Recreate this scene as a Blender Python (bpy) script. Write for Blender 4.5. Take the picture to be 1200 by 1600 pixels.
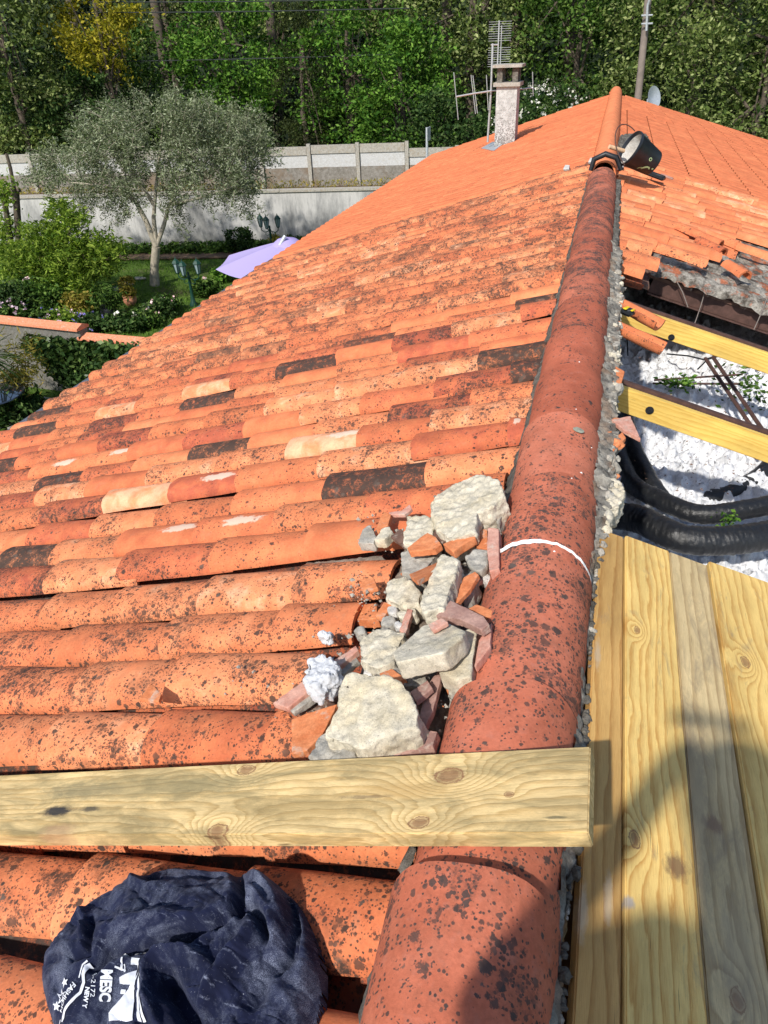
import bpy, bmesh, math, random
import numpy as np
from mathutils import Vector, Matrix, noise
for o in list(bpy.data.objects): bpy.data.objects.remove(o)
S = bpy.context.scene
COL = S.collection
rnd = random.Random(7)
rng = np.random.default_rng(7)
R_ = math.radians
# ---------------------------------------------------------------- camera, world, sun, exposure
F = 1155.0                                   # focal length in photo pixels (1200 wide)
CAM = np.array([0.05, 0.0, 1.0])
def _n(v): return v/np.linalg.norm(v)
Yc = _n(np.array([378, 755, -F])); _D = np.array([80, -1807, -F])
Zc = -_D; Zc = _n(Zc-Yc*np.dot(Zc, Yc)); Xc = np.cross(Yc, Zc)
RW = np.array([Xc, Yc, Zc])                  # world = RW @ camera
cam = bpy.data.cameras.new('camera'); camo = bpy.data.objects.new('camera', cam); COL.objects.link(camo)
cam.sensor_fit = 'HORIZONTAL'; cam.sensor_width = 36; cam.lens = 36*F/1200
cam.clip_start = 0.03; cam.clip_end = 500
camo.matrix_world = Matrix(((RW[0][0], RW[0][1], RW[0][2], CAM[0]), (RW[1][0], RW[1][1], RW[1][2], CAM[1]),
                            (RW[2][0], RW[2][1], RW[2][2], CAM[2]), (0, 0, 0, 1)))
S.camera = camo
SUN_DIR = Vector((0.27, 1.0, -0.98)).normalized()      # direction the light travels
w = bpy.data.worlds.new('World'); S.world = w; w.use_nodes = True
wn = w.node_tree; bg = wn.nodes['Background']
sky = wn.nodes.new('ShaderNodeTexSky'); sky.sky_type = 'NISHITA'; sky.sun_disc = False
sky.sun_elevation = math.asin(-SUN_DIR.z); sky.sun_rotation = math.atan2(-SUN_DIR.x, -SUN_DIR.y)
wn.links.new(sky.outputs[0], bg.inputs[0]); bg.inputs[1].default_value = 0.145
sl = bpy.data.lights.new('sun', 'SUN'); sl.energy = 4.4; sl.angle = R_(1.3); sl.color = (1, .95, .87)
so = bpy.data.objects.new('sun', sl); COL.objects.link(so)
so.rotation_euler = SUN_DIR.to_track_quat('-Z', 'Y').to_euler(); so.location = (-5, -10, 20)
S.view_settings.view_transform = 'Standard'; S.view_settings.look = 'None'
S.view_settings.exposure = 0.17; S.view_settings.gamma = 1
S.render.resolution_x = 768; S.render.resolution_y = 1024

# ---------------------------------------------------------------- geometry helpers
def ray(x, y): return RW @ np.array([(x-600)/F, -(y-800)/F, -1.])
def onp(x, y, p, n):
    d = ray(x, y); t = np.dot(np.array(p)-CAM, n)/np.dot(d, n); return CAM+d*t
def proj(P):
    v = RW.T @ (np.array(P)-CAM); return 600+F*v[0]/-v[2], 800-F*v[1]/-v[2], -v[2]
A = R_(16.5); CA, SA = math.cos(A), math.sin(A)
NL = np.array([-SA, 0, CA]); NR = np.array([SA, 0, CA])
RZ = -.08
def WZ(x, y, z): return onp(x, y, [0, 0, z], [0, 0, 1])
def WY(x, y, Y): return onp(x, y, [0, Y, 0], [0, 1, 0])
def WL(x, y, h=0): return onp(x, y, np.array([0, 0, RZ])+NL*h, NL)
def WR(x, y, h=0): return onp(x, y, np.array([0, 0, RZ])+NR*h, NR)
def L(s, Y, h=0): return np.array([-s*CA, Y, RZ-s*SA])+NL*h
def Rr(s, Y, h=0): return np.array([s*CA, Y, RZ-s*SA])+NR*h

WM = {}
def wm(o): return WM.get(o.name, Matrix.Identity(4))
def meta(o, label=None, cat=None, group=None, kind=None):
    if label: o['label'] = label
    if cat: o['category'] = cat
    if group: o['group'] = group
    if kind: o['kind'] = kind
    return o
def empty(name, loc, label=None, cat=None, group=None, kind=None):
    o = bpy.data.objects.new(name, None); COL.objects.link(o); o.location = Vector(loc)
    o.empty_display_size = .1
    WM[o.name] = Matrix.Translation(Vector(loc)); return meta(o, label, cat, group, kind)
def link(o, M, parent=None):
    COL.objects.link(o); o.matrix_basis = M; WM[o.name] = M
    if parent is not None:
        o.parent = parent; o.matrix_parent_inverse = wm(parent).inverted()
    return o
def mesh(name, V, Fc, mat, parent=None, smooth=False, tint=None, M=None, recenter=True):
    """V world coords (or local to M). One mesh object."""
    V = np.asarray(V, dtype=np.float64).reshape(-1, 3)
    if M is None:
        M = Matrix.Identity(4)
        if recenter:
            c = V.mean(0) if parent is not None else np.array([V[:, 0].mean(), V[:, 1].mean(), V[:, 2].min()])
            V = V-c; M = Matrix.Translation(Vector(c))
    me = bpy.data.meshes.new(name)
    if isinstance(Fc, np.ndarray):
        k = Fc.shape[1]; nf = len(Fc)
        me.vertices.add(len(V)); me.vertices.foreach_set('co', V.ravel())
        me.loops.add(nf*k); me.loops.foreach_set('vertex_index', Fc.astype(np.int32).ravel())
        me.polygons.add(nf); me.polygons.foreach_set('loop_start', np.arange(nf, dtype=np.int32)*k)
        me.polygons.foreach_set('loop_total', np.full(nf, k, dtype=np.int32))
        me.update(calc_edges=True)
    else:
        me.from_pydata(V.tolist(), [], Fc); me.update()
    if smooth:
        me.polygons.foreach_set('use_smooth', [True]*len(me.polygons))
        if len(me.polygons) < 300000: me.set_sharp_from_angle(angle=R_(50))
    if tint is not None:
        T = np.asarray(tint, dtype=np.float32)
        if T.ndim == 1: T = np.tile(T, (len(V), 1))
        a = me.attributes.new('tint', 'FLOAT_COLOR', 'POINT'); a.data.foreach_set('color', T.ravel())
    mats = mat if isinstance(mat, (list, tuple)) else [mat]
    for m in mats: me.materials.append(m)
    o = bpy.data.objects.new(name, me); return link(o, M, parent)

class MB:
    def __init__(s): s.v = []; s.f = []; s.t = []
    def add(s, V, Fc, tint=None):
        b = len(s.v); s.v.extend([tuple(x) for x in V]); s.f.extend([tuple(i+b for i in f) for f in Fc])
        if tint is not None: s.t.extend([tint]*len(V))
    def quad8(s, P):    # 8 points: bottom 4, top 4
        s.add(P, [(3, 2, 1, 0), (4, 5, 6, 7), (0, 1, 5, 4), (1, 2, 6, 5), (2, 3, 7, 6), (3, 0, 4, 7)])
    def box(s, a, b):
        x0, y0, z0 = a; x1, y1, z1 = b
        s.quad8([(x0, y0, z0), (x1, y0, z0), (x1, y1, z0), (x0, y1, z0), (x0, y0, z1), (x1, y0, z1), (x1, y1, z1), (x0, y1, z1)])
    def tube(s, pts, rad, n=8, cap=True):
        pts = [Vector(p) for p in pts]
        rs = rad if isinstance(rad, (list, tuple)) else [rad]*len(pts)
        b = len(s.v); up = Vector((0, 0, 1)); fr = None
        for i, p in enumerate(pts):
            t = (pts[min(i+1, len(pts)-1)]-pts[max(i-1, 0)]).normalized()
            if fr is None:
                fr = t.orthogonal().normalized()
            else:
                fr = (fr-t*fr.dot(t)); fr = fr.normalized() if fr.length > 1e-6 else t.orthogonal().normalized()
            g = t.cross(fr)
            for k in range(n):
                a = 2*math.pi*k/n; s.v.append(tuple(p+(fr*math.cos(a)+g*math.sin(a))*rs[i]))
        for i in range(len(pts)-1):
            for k in range(n):
                k2 = (k+1) % n; s.f.append((b+i*n+k, b+i*n+k2, b+(i+1)*n+k2, b+(i+1)*n+k))
        if cap:
            s.f.append(tuple(b+k for k in reversed(range(n)))); s.f.append(tuple(b+(len(pts)-1)*n+k for k in range(n)))
    def lathe(s, c, prof, n=16):
        b = len(s.v); c = Vector(c)
        for r, z in prof:
            for k in range(n):
                a = 2*math.pi*k/n; s.v.append((c.x+r*math.cos(a), c.y+r*math.sin(a), c.z+z))
        for i in range(len(prof)-1):
            for k in range(n):
                k2 = (k+1) % n; s.f.append((b+i*n+k, b+i*n+k2, b+(i+1)*n+k2, b+(i+1)*n+k))
        s.f.append(tuple(b+k for k in reversed(range(n)))); s.f.append(tuple(b+(len(prof)-1)*n+k for k in range(n)))
    def build(s, name, mat, parent=None, smooth=False, **k):
        return mesh(name, s.v, s.f, mat, parent, smooth, tint=s.t if s.t else None, **k)

# ---------------------------------------------------------------- material helpers
class NT:
    def __init__(s, name, rough=.85, spec=.3):
        s.m = bpy.data.materials.new(name); s.m.use_nodes = True; s.t = s.m.node_tree; s.b = s.t.nodes['Principled BSDF']
        s.b.inputs['Roughness'].default_value = rough
        s.b.inputs['Specular IOR Level'].default_value = spec
        s._pos = None
    def n(s, t, **k):
        x = s.t.nodes.new(t)
        for a, b in k.items(): setattr(x, a, b)
        return x
    def l(s, a, b):
        if hasattr(a, 'node') or isinstance(a, bpy.types.NodeSocket): s.t.links.new(a, b)
        else: b.default_value = a if not (isinstance(a, tuple) and len(a) == 3 and b.type == 'RGBA') else (*a, 1)
    def pos(s):
        if s._pos is None: s._pos = s.n('ShaderNodeNewGeometry').outputs['Position']
        return s._pos
    def obj(s): return s.n('ShaderNodeTexCoord').outputs['Object']
    def vm(s, op, a, b):
        x = s.n('ShaderNodeVectorMath', operation=op); s.l(a, x.inputs[0]); s.l(b, x.inputs[1]); return x.outputs[0]
    def m_(s, op, a, b=0., c=0., clamp=False):
        x = s.n('ShaderNodeMath', operation=op, use_clamp=clamp); s.l(a, x.inputs[0]); s.l(b, x.inputs[1]); s.l(c, x.inputs[2]); return x.outputs[0]
    def map(s, v, scale=(1, 1, 1), loc=(0, 0, 0), rot=(0, 0, 0)):
        x = s.n('ShaderNodeMapping'); s.l(v, x.inputs[0]); x.inputs['Scale'].default_value = scale
        x.inputs['Location'].default_value = loc; x.inputs['Rotation'].default_value = rot; return x.outputs[0]
    def noise(s, sc, det=3, rg=.55, v=None, dist=0):
        x = s.n('ShaderNodeTexNoise'); x.inputs['Scale'].default_value = sc; x.inputs['Detail'].default_value = det
        x.inputs['Roughness'].default_value = rg; x.inputs['Distortion'].default_value = dist
        s.l(v if v is not None else s.pos(), x.inputs['Vector']); return x.outputs['Fac']
    def voro(s, sc, v=None, feat='F1', rnd=1.):
        x = s.n('ShaderNodeTexVoronoi', feature=feat); x.inputs['Scale'].default_value = sc; x.inputs['Randomness'].default_value = rnd
        s.l(v if v is not None else s.pos(), x.inputs['Vector']); return x.outputs
    def ramp(s, f, stops, interp='LINEAR'):
        x = s.n('ShaderNodeValToRGB'); s.l(f, x.inputs[0]); cr = x.color_ramp; cr.interpolation = interp
        while len(cr.elements) < len(stops): cr.elements.new(.5)
        for e, (p, c) in zip(cr.elements, stops):
            e.position = p; c = c if isinstance(c, tuple) else (c, c, c); e.color = (*c, 1)
        return x.outputs[0]
    def mr(s, f, a, b, c=0., d=1.):
        x = s.n('ShaderNodeMapRange'); s.l(f, x.inputs[0])
        for i, v in enumerate((a, b, c, d)): s.l(v, x.inputs[i+1])
        return x.outputs[0]
    def mix(s, f, a, b, mode='MIX'):
        x = s.n('ShaderNodeMix', data_type='RGBA', blend_type=mode); s.l(f, x.inputs[0]); s.l(a, x.inputs[6]); s.l(b, x.inputs[7]); return x.outputs[2]
    def sep(s, v):
        x = s.n('ShaderNodeSeparateXYZ'); s.l(v, x.inputs[0]); return x.outputs
    def bump(s, h, st=.3, d=.01, prev=None):
        x = s.n('ShaderNodeBump'); x.inputs['Strength'].default_value = st; x.inputs['Distance'].default_value = d
        s.l(h, x.inputs['Height']); 
        if prev is not None: s.t.links.new(prev, x.inputs['Normal'])
        s.t.links.new(x.outputs[0], s.b.inputs['Normal']); return x.outputs[0]
    def col(s, c): s.l(c, s.b.inputs['Base Color'])
    def attr(s, nm='tint'):
        x = s.n('ShaderNodeAttribute', attribute_name=nm)
        c = s.n('ShaderNodeSeparateColor'); s.t.links.new(x.outputs['Color'], c.inputs[0]); return c.outputs[0], c.outputs[1], c.outputs[2], x.outputs['Alpha'], x.outputs['Color']

def M_plain(name, c, rough=.8, var=.25, sc=20, bump=.2, bd=.003, metal=0, spec=.3):
    t = NT(name, rough, spec); a = t.noise(sc, 5, .6)
    lo = tuple(x*(1-var) for x in c); hi = tuple(min(1, x*(1+var)) for x in c)
    t.col(t.ramp(a, [(.25, lo), (.75, hi)])); t.b.inputs['Metallic'].default_value = metal
    if bump: t.bump(t.noise(sc*5, 4, .6), bump, bd)
    return t.m

def M_tile(name, ramp, spotcol=((.014, .013, .012), (.05, .047, .04)), white=True, scale=1., dust=(.4, .2, .12)):
    t = NT(name, .82, .25)
    r, g, b, al, c = t.attr()
    P = t.vm('ADD', t.pos(), t.vm('MULTIPLY', c, (37., 53., 71.)))
    base = t.ramp(t.m_('ADD', r, t.m_('MULTIPLY', t.m_('SUBTRACT', t.noise(13, 5, .6, P, .4), .5), .9)), ramp)
    big = t.noise(9, 4, .6, P); fine = t.noise(140, 5, .7, P); mid = t.noise(38, 5, .6, P)
    br = t.m_('ADD', t.mr(big, .3, .7, .80, 1.14), t.mr(fine, .3, .7, -.14, .14))
    br = t.m_('MULTIPLY', br, t.mr(b, 0., 1., .78, 1.2))
    base = t.mix(1., base, t.ramp(br, [(0, 0.), (1, 1.)]), 'MULTIPLY') if False else t.vm('MULTIPLY', base, br)
    # pale dusting
    base = t.mix(t.mr(mid, .56, .75, 0., .4), base, dust)
    # dark weather wash
    wash = t.m_('MULTIPLY', t.mr(t.noise(16, 5, .7, P, .5), .5, .72, 0., .75), t.mr(g, .1, .9, .05, 1.), clamp=True)
    base = t.mix(wash, base, (.16, .075, .045))
    # lichen spots: three sizes
    wob = t.vm('ADD', P, t.vm('MULTIPLY', t.n('ShaderNodeTexNoise').outputs['Color'], (0., 0., 0.)))
    clus = t.mr(t.noise(8, 5, .7, P, .3), .36, .64, .0, 1.65)
    dens = t.m_('MULTIPLY', g, clus)
    masks = []
    dn = t.m_('MULTIPLY', t.m_('SUBTRACT', t.noise(260*scale, 4, .7, P), .5), .75)
    for sc, k, off in ((52, .62, 0), (105, .66, .02), (230, .72, .05)):
        v = t.voro(sc*scale, P); cr = t.n('ShaderNodeSeparateColor'); t.t.links.new(v['Color'], cr.inputs[0])
        # cell shows when its random value < density ; radius from another channel
        rad = t.m_('MULTIPLY', t.mr(cr.outputs[1], 0., 1., .16, .5), k/.62)
        on = t.m_('LESS_THAN', cr.outputs[0], t.m_('ADD', dens, -.12+off))
        d = t.m_('ADD', v['Distance'], dn)
        mk = t.m_('MULTIPLY', t.m_('MULTIPLY', t.mr(t.m_('SUBTRACT', rad, d), -.06, .06), on), t.mr(cr.outputs[2], 0., 1., .75, 1.))
        masks.append(mk)
    mask = t.m_('MAXIMUM', t.m_('MAXIMUM', masks[0], masks[1]), masks[2])
    # solid crust
    crust = t.m_('MULTIPLY', t.mr(t.noise(45*scale, 6, .78, P, .3), .47, .57), t.mr(dens, .55, .95))
    solid = t.m_('MULTIPLY', t.mr(t.noise(30*scale, 6, .8, P, .2), .36, .50), t.mr(g, .9, 1.05))
    mask = t.m_('MAXIMUM', t.m_('MAXIMUM', mask, crust), solid, clamp=True)
    sc_ = t.mix(t.noise(60, 4, .6, P), (*spotcol[0],), (*spotcol[1],))
    sc_ = t.mix(t.mr(t.noise(25, 2, .5, P), .6, .7, 0., .3), sc_, (.16, .155, .13))
    out = t.mix(t.m_('MULTIPLY', mask, .93), base, sc_)
    if white:
        wm_ = t.mr(t.m_('ADD', al, t.m_('MULTIPLY', t.m_('SUBTRACT', t.noise(45, 5, .65, P), .5), .9)), .42, .60)
        out = t.mix(t.m_('MULTIPLY', wm_, .75), out, (.74, .60, .47))
    t.col(out)
    h = t.m_('ADD', t.m_('MULTIPLY', fine, .6), t.m_('ADD', t.m_('MULTIPLY', mid, .8), t.m_('MULTIPLY', mask, .5)))
    t.bump(h, .35, .0035)
    return t.m
TILE = M_tile('clay_tile', [(0, (.40, .095, .05)), (.15, (.52, .135, .06)), (.4, (.61, .175, .072)), (.65, (.67, .215, .09)), (.85, (.72, .265, .12)), (1, (.77, .40, .23))])
RIDGE = M_tile('ridge_clay', [(0, (.35, .088, .047)), (.5, (.44, .122, .066)), (1, (.52, .175, .105))], ((.018, .018, .018), (.065, .065, .06)), False, .8, dust=(.46, .2, .15))
NEWT = M_tile('new_clay', [(0, (.56, .15, .062)), (.5, (.66, .19, .078)), (1, (.72, .24, .10))], ((.12, .06, .04), (.2, .09, .06)), False, .6, dust=(.5, .16, .07))

def M_stone(name, lo, hi, warm, bs=.6):
    t = NT(name, .95, .15); P = t.pos()
    a = t.noise(22, 6, .65); b = t.noise(90, 6, .75); c = t.noise(400, 3, .7)
    base = t.mix(t.mr(a, .35, .65), lo, hi)
    base = t.mix(t.mr(t.noise(12, 3, .5), .52, .66, 0, .6), base, warm)
    base = t.vm('MULTIPLY', base, t.m_('ADD', t.mr(b, .3, .7, .72, 1.12), t.mr(c, .3, .7, -.14, .14)))
    v = t.voro(160); base = t.mix(t.mr(v['Distance'], .12, .2, .55, 0), base, (.2, .17, .13))
    t.col(base); n1 = t.bump(t.m_('ADD', t.m_('MULTIPLY', b, 1.), t.m_('MULTIPLY', c, .5)), bs, .006); return t.m
STONE = M_stone('mortar_stone', (.50, .45, .345), (.73, .665, .53), (.62, .52, .34))
GREY = M_stone('grey_mortar', (.32, .30, .26), (.50, .47, .41), (.36, .30, .22))
FINES = M_stone('rubble_fines', (.17, .13, .10), (.36, .31, .25), (.30, .15, .09), .9)
WHITEROCK = M_stone('pale_rock', (.5, .47, .43), (.74, .72, .68), (.6, .55, .48))
MORTAR = M_stone('edge_mortar', (.07, .065, .058), (.26, .24, .205), (.14, .12, .09), 1.)
def M_shard(name, lo, hi):
    t = NT(name, .85, .2); a = t.noise(30, 5, .6); b = t.noise(170, 5, .7)
    base = t.mix(t.mr(a, .35, .65), lo, hi)
    base = t.mix(t.mr(t.noise(18, 5, .7, None, .5), .56, .68, 0, .75), base, (.52, .44, .36))
    base = t.vm('MULTIPLY', base, t.mr(b, .25, .75, .75, 1.2)); t.col(base); t.bump(b, .4, .003); return t.m
SH_O = M_shard('orange_shard', (.55, .17, .065), (.70, .27, .12))
SH_M = M_shard('mauve_shard', (.30, .17, .14), (.44, .27, .22))
SH_B = M_shard('brown_shard', (.11, .06, .045), (.2, .12, .09))
SH_P = M_shard('pink_shard', (.50, .22, .16), (.62, .36, .28))

def M_wood(name, light, dark, freq=16, knots=(), stain=0., staincol=(.12, .11, .10), along=1., seed=0, spec=.3, contrast=1., patches=()):
    """board local frame: x along, y across, z up (metres)."""
    t = NT(name, .62, spec); P = t.obj(); o = t.sep(P)
    P2 = t.map(P, (along*.9, 7, 7), (seed*3.1, seed*1.7, 0))
    n1 = t.noise(1.6, 4, .55, P2, .6); n3 = t.noise(14, 4, .7, t.map(P, (.35, 1.6, 1.6), (seed, 5, 0)))
    v = t.m_('ADD', t.m_('MULTIPLY', o[1], 26.), t.m_('ADD', t.m_('MULTIPLY', n1, 2.0), t.m_('MULTIPLY', n3, .45)))
    core = None
    for (kx, ky, r, amp) in knots:
        dx = t.m_('MULTIPLY', t.m_('SUBTRACT', o[0], kx), .62); dy = t.m_('SUBTRACT', o[1], ky)
        d2 = t.m_('ADD', t.m_('MULTIPLY', dx, dx), t.m_('MULTIPLY', dy, dy))
        g = t.m_('EXPONENT', t.m_('MULTIPLY', d2, -1/(2*(r*1.7)**2)))
        v = t.m_('ADD', v, t.m_('MULTIPLY', g, amp*1.05))
        dd = t.m_('ADD', t.m_('SQRT', d2), t.m_('MULTIPLY', t.m_('SUBTRACT', t.noise(45, 5, .75, P), .5), r*1.1))
        k = t.m_('MAXIMUM', t.mr(dd, r*.55, r*.85, .8, 0.), t.mr(t.m_('ABSOLUTE', t.m_('SUBTRACT', dd, r*.85)), r*.02, r*.14, 1., 0.))
        core = k if core is None else t.m_('MAXIMUM', core, k)
    ring = t.m_('FRACT', t.m_('MULTIPLY', v, freq/6))
    ring = t.ramp(ring, [(0, .12), (.45, .25), (.78, .75), (.9, .95), (1, .12)])
    fib = t.noise(24, 5, .7, t.map(P, (1.1, 34, 34), (seed, seed*2, 0)), .3)
    fib2 = t.noise(60, 4, .8, t.map(P, (.8, 22, 22), (seed, 0, 3)))
    f = t.m_('ADD', t.m_('MULTIPLY', ring, .85*contrast), t.m_('ADD', t.m_('MULTIPLY', t.m_('SUBTRACT', fib, .5), 1.3), t.m_('MULTIPLY', t.m_('SUBTRACT', fib2, .5), .9)), clamp=True)
    base = t.mix(f, light, dark)
    big = t.noise(3.5, 4, .6, t.map(P, (1, 3, 3), (seed*5, 1, 2)))
    base = t.vm('MULTIPLY', base, t.mr(big, .3, .7, .78, 1.14))
    if stain:
        sm = t.mr(t.noise(5, 6, .7, t.map(P, (1.5, 5, 5), (seed*7, 0, 0)), .6), .62-stain*.35, .78-stain*.25, 0., .72)
        base = t.mix(sm, base, staincol)
    if core is not None:
        kc = t.mix(t.noise(90, 4, .6, P), (.12, .045, .022), (.38, .20, .10))
        base = t.mix(t.m_('MULTIPLY', core, .92), base, kc)
        
    for (px, py, rx, ry, pc, st) in patches:
        dx = t.m_('DIVIDE', t.m_('SUBTRACT', o[0], px), rx); dy = t.m_('DIVIDE', t.m_('SUBTRACT', o[1], py), ry)
        d = t.m_('ADD', t.m_('SQRT', t.m_('ADD', t.m_('MULTIPLY', dx, dx), t.m_('MULTIPLY', dy, dy))), t.m_('MULTIPLY', t.m_('SUBTRACT', t.noise(45, 6, .75, t.map(P, (1, 2, 1))), .5), 1.6))
        base = t.mix(t.mr(d, .5, 1.1, st, 0.), base, pc)
    spl = t.noise(30, 3, .6, t.map(P, (.25, 12, 1), (seed*2, 0, 0)), .1); base = t.mix(t.mr(spl, .70, .73, 0, .65), base, (.10, .055, .025))
    dirt = t.noise(7, 7, .8, t.map(P, (1.2, 3, 3), (seed, 3, 0))); base = t.mix(t.mr(dirt, .55, .78, 0, .35), base, (.22, .165, .085))
    v2 = t.voro(170, P); base = t.mix(t.mr(v2['Distance'], .05, .1, .35, 0), base, (.16, .09, .04))
    t.col(base); t.bump(t.m_('ADD', t.m_('ADD', fib, fib2), t.m_('MULTIPLY', ring, .5)), .45, .002); return t.m

def M_leaf(name, stops, rough=.65, transl=.3, big=None):
    t = NT(name, rough, .12); g = t.n('ShaderNodeNewGeometry'); r = g.outputs['Random Per Island']
    c = t.ramp(r, stops)
    nn = t.noise(.9, 3, .6); c = t.vm('MULTIPLY', c, t.mr(nn, .3, .7, .65, 1.3)); t.col(c)
    if transl:
        tr = t.n('ShaderNodeBsdfTranslucent'); t.l(t.vm('MULTIPLY', c, (1.3, 1.5, .6)), tr.inputs[0])
        mx = t.n('ShaderNodeMixShader'); mx.inputs[0].default_value = transl
        out = t.t.nodes['Material Output']; t.t.links.new(t.b.outputs[0], mx.inputs[1]); t.t.links.new(tr.outputs[0], mx.inputs[2]); t.t.links.new(mx.outputs[0], out.inputs[0])
    return t.m
def g3(*a): return [(i/(len(a)-1), c) for i, c in enumerate(a)]
LF = {
 'mid': M_leaf('leaf_mid', g3((.012, .035, .006), (.035, .08, .012), (.08, .15, .025), (.15, .23, .05)), transl=.2),
 'dark': M_leaf('leaf_dark', g3((.008, .022, .005), (.02, .05, .011), (.045, .09, .02), (.11, .16, .05)), transl=.15),
 'deep': M_leaf('leaf_gap_shade', g3((.003, .007, .002), (.006, .013, .003), (.014, .026, .006)), transl=0),  # near-black: shade of the gaps between trees is put into the leaf colour
 'bright': M_leaf('leaf_bright', g3((.012, .045, .006), (.045, .12, .014), (.10, .21, .025), (.19, .33, .055)), transl=.2),
 'poplar': M_leaf('leaf_poplar', g3((.03, .055, .012), (.08, .12, .028), (.16, .21, .055), (.32, .36, .15)), transl=.2),
 'yellow': M_leaf('leaf_yellow', g3((.12, .13, .012), (.26, .24, .02), (.40, .34, .03), (.52, .44, .06))),
 'olive': M_leaf('leaf_olive', g3((.05, .068, .03), (.11, .14, .065), (.20, .235, .13), (.36, .40, .27)), transl=.15),
 'peach': M_leaf('leaf_peach', g3((.05, .10, .012), (.10, .17, .02), (.18, .26, .03), (.28, .36, .06))),
 'cypress': M_leaf('leaf_cypress', g3((.010, .017, .005), (.024, .036, .009), (.055, .07, .018)), transl=.05),
 'white': M_leaf('petal_white', g3((.5, .48, .38), (.75, .73, .65), (.8, .78, .7)), transl=.1),
 'pink': M_leaf('petal_pink', g3((.55, .3, .4), (.7, .5, .6), (.8, .7, .75)), transl=.1),
 'violet': M_leaf('petal_violet', g3((.12, .1, .45), (.22, .2, .6), (.45, .4, .75)), transl=.1),
 'rose': M_leaf('petal_rose', g3((.7, .35, .38), (.8, .6, .6), (.85, .8, .75)), transl=.1),
 'ivy': M_leaf('leaf_ivy', g3((.012, .032, .008), (.025, .055, .014), (.05, .09, .025), (.13, .19, .05)), .35, .1),
 'ochre': M_leaf('leaf_ochre', g3((.10, .10, .02), (.2, .19, .03), (.32, .26, .05), (.42, .3, .08))),
 'grass': M_leaf('leaf_grass', g3((.05, .11, .012), (.09, .18, .02), (.15, .27, .035)), transl=.3),
}
BARK = M_plain('bark', (.10, .08, .06), .95, .4, 12, .6, .02)
BARK_O = M_plain('bark_pale', (.36, .32, .25), .95, .3, 12, .6, .01)
DGREEN = M_plain('green_iron', (.012, .05, .035), .4, .2, 20, 0)
ALU = M_plain('aluminium', (.55, .56, .57), .4, .1, 30, 0, metal=.6)
GALV = M_plain('galvanised', (.5, .53, .56), .5, .15, 30, 0, metal=.4)
BLACKP = M_plain('black_plastic', (.02, .022, .026), .4, .3, 20, .1, .001)
RUST = M_plain('brown_steel', (.085, .045, .036), .65, .4, 30, .3, .001)

# ---------------------------------------------------------------- roof tiles
def tile_geo(P0, D, U, Wd, length, w0, w1, h0, h1, th=.012, n=10, m=4, inv=False, chip=0., seed=0):
    """canal tile: P0 lower end centre on its bed, D unit direction to the upper end, U up normal, Wd sideways.
       w0,h0 at the lower (wide) end; w1,h1 at the upper end."""
    P0, D, U, Wd = map(np.asarray, (P0, D, U, Wd)); V = []
    q = random.Random(seed)
    ph = q.uniform(0, 6)
    for lay in (0, 1):
        for i in range(m+1):
            t = i/m; ww = (w0+(w1-w0)*t)/2; hh = h0+(h1-h0)*t
            if lay: ww -= th; hh -= th
            for k in range(n+1):
                a = math.pi*k/n; x = -math.cos(a)*ww; z = (math.sin(a)**.8)*hh
                if inv: z = (h0-z if not lay else h0-z)
                tt = t
                if i == 0: tt += chip*(.007*math.sin(a*3+ph)+.006*math.sin(a*7+ph*2)+(.02 if (k in (0, 1) and ph > 4.6) else 0))
                wob = .0012*math.sin(7*t+ph+a*2)
                V.append(P0+D*(tt*length)+Wd*x+U*(z+wob))
    Fc = []; a0 = (m+1)*(n+1)
    for i in range(m):
        for k in range(n):
            p = i*(n+1)+k
            Fc.append((p, p+1, p+n+2, p+n+1)); Fc.append((a0+p, a0+p+n+1, a0+p+n+2, a0+p+1))
    for k in range(n):
        Fc.append((k, a0+k, a0+k+1, k+1)); p = m*(n+1)+k; Fc.append((p, p+1, a0+p+1, a0+p))
    for i in range(m):
        p = i*(n+1); Fc.append((p, p+n+1, a0+p+n+1, a0+p)); p += n; Fc.append((p, a0+p, a0+p+n+1, p+n+1))
    if inv: Fc = [tuple(reversed(f)) for f in Fc]
    return V, Fc

house = empty('house', (0, 5, -4.4), 'long house under an orange clay tile roof, its right side stripped open to the attic', 'house')
PIT = .195
def tint_for(Y, s, side, q):
    """hue, lichen density, brightness, white patch flag"""
    new = Y > (8.75 if side < 0 else 9.0) - .0*s
    if new: return (q.uniform(.3, .7), q.uniform(0, .1), q.uniform(.4, .6), 0)
    if side > 0:
        return (q.uniform(.4, .95), q.choice([.08, .1, .15, .25]), q.uniform(.4, .8), 0)
    if Y < 1.75:
        return (q.uniform(.2, .85), q.uniform(.4, .7), q.uniform(.35, .7), 0)
    if Y < 4.2:
        p = q.random()
        wband = 1.9 < Y < 3.3
        if p < .42: return (q.choice([q.uniform(0, .2), q.uniform(.25, .6), q.uniform(.3, .7), q.uniform(.6, .85), q.uniform(.85, 1) if Y > 2.3 else .7]), q.uniform(.02, .25), q.uniform(.4, .85), 1 if wband and q.random() < .42 else 0)
        if p < .84: return (q.uniform(.1, .9), q.uniform(.32, .6), q.uniform(.3, .75), 0)
        if p < .91: return (q.uniform(0, .3), q.uniform(.62, .8), q.uniform(.2, .55), 0)
        return (q.uniform(.2, .7), q.uniform(1.0, 1.35), q.uniform(.3, .6), 0)
    return (q.uniform(.3, .85), q.choice([q.uniform(.55, .8), q.uniform(.7, 1.0), q.uniform(.4, .6)]), q.uniform(.35, .7), 0)
S0 = {0: .40, 1: .50, 2: .47, 3: .42, 4: .40, 5: .16}     # near columns whose top tiles were knocked away
tiles = []     # (dist, visible, V, F, tint, new)
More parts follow.
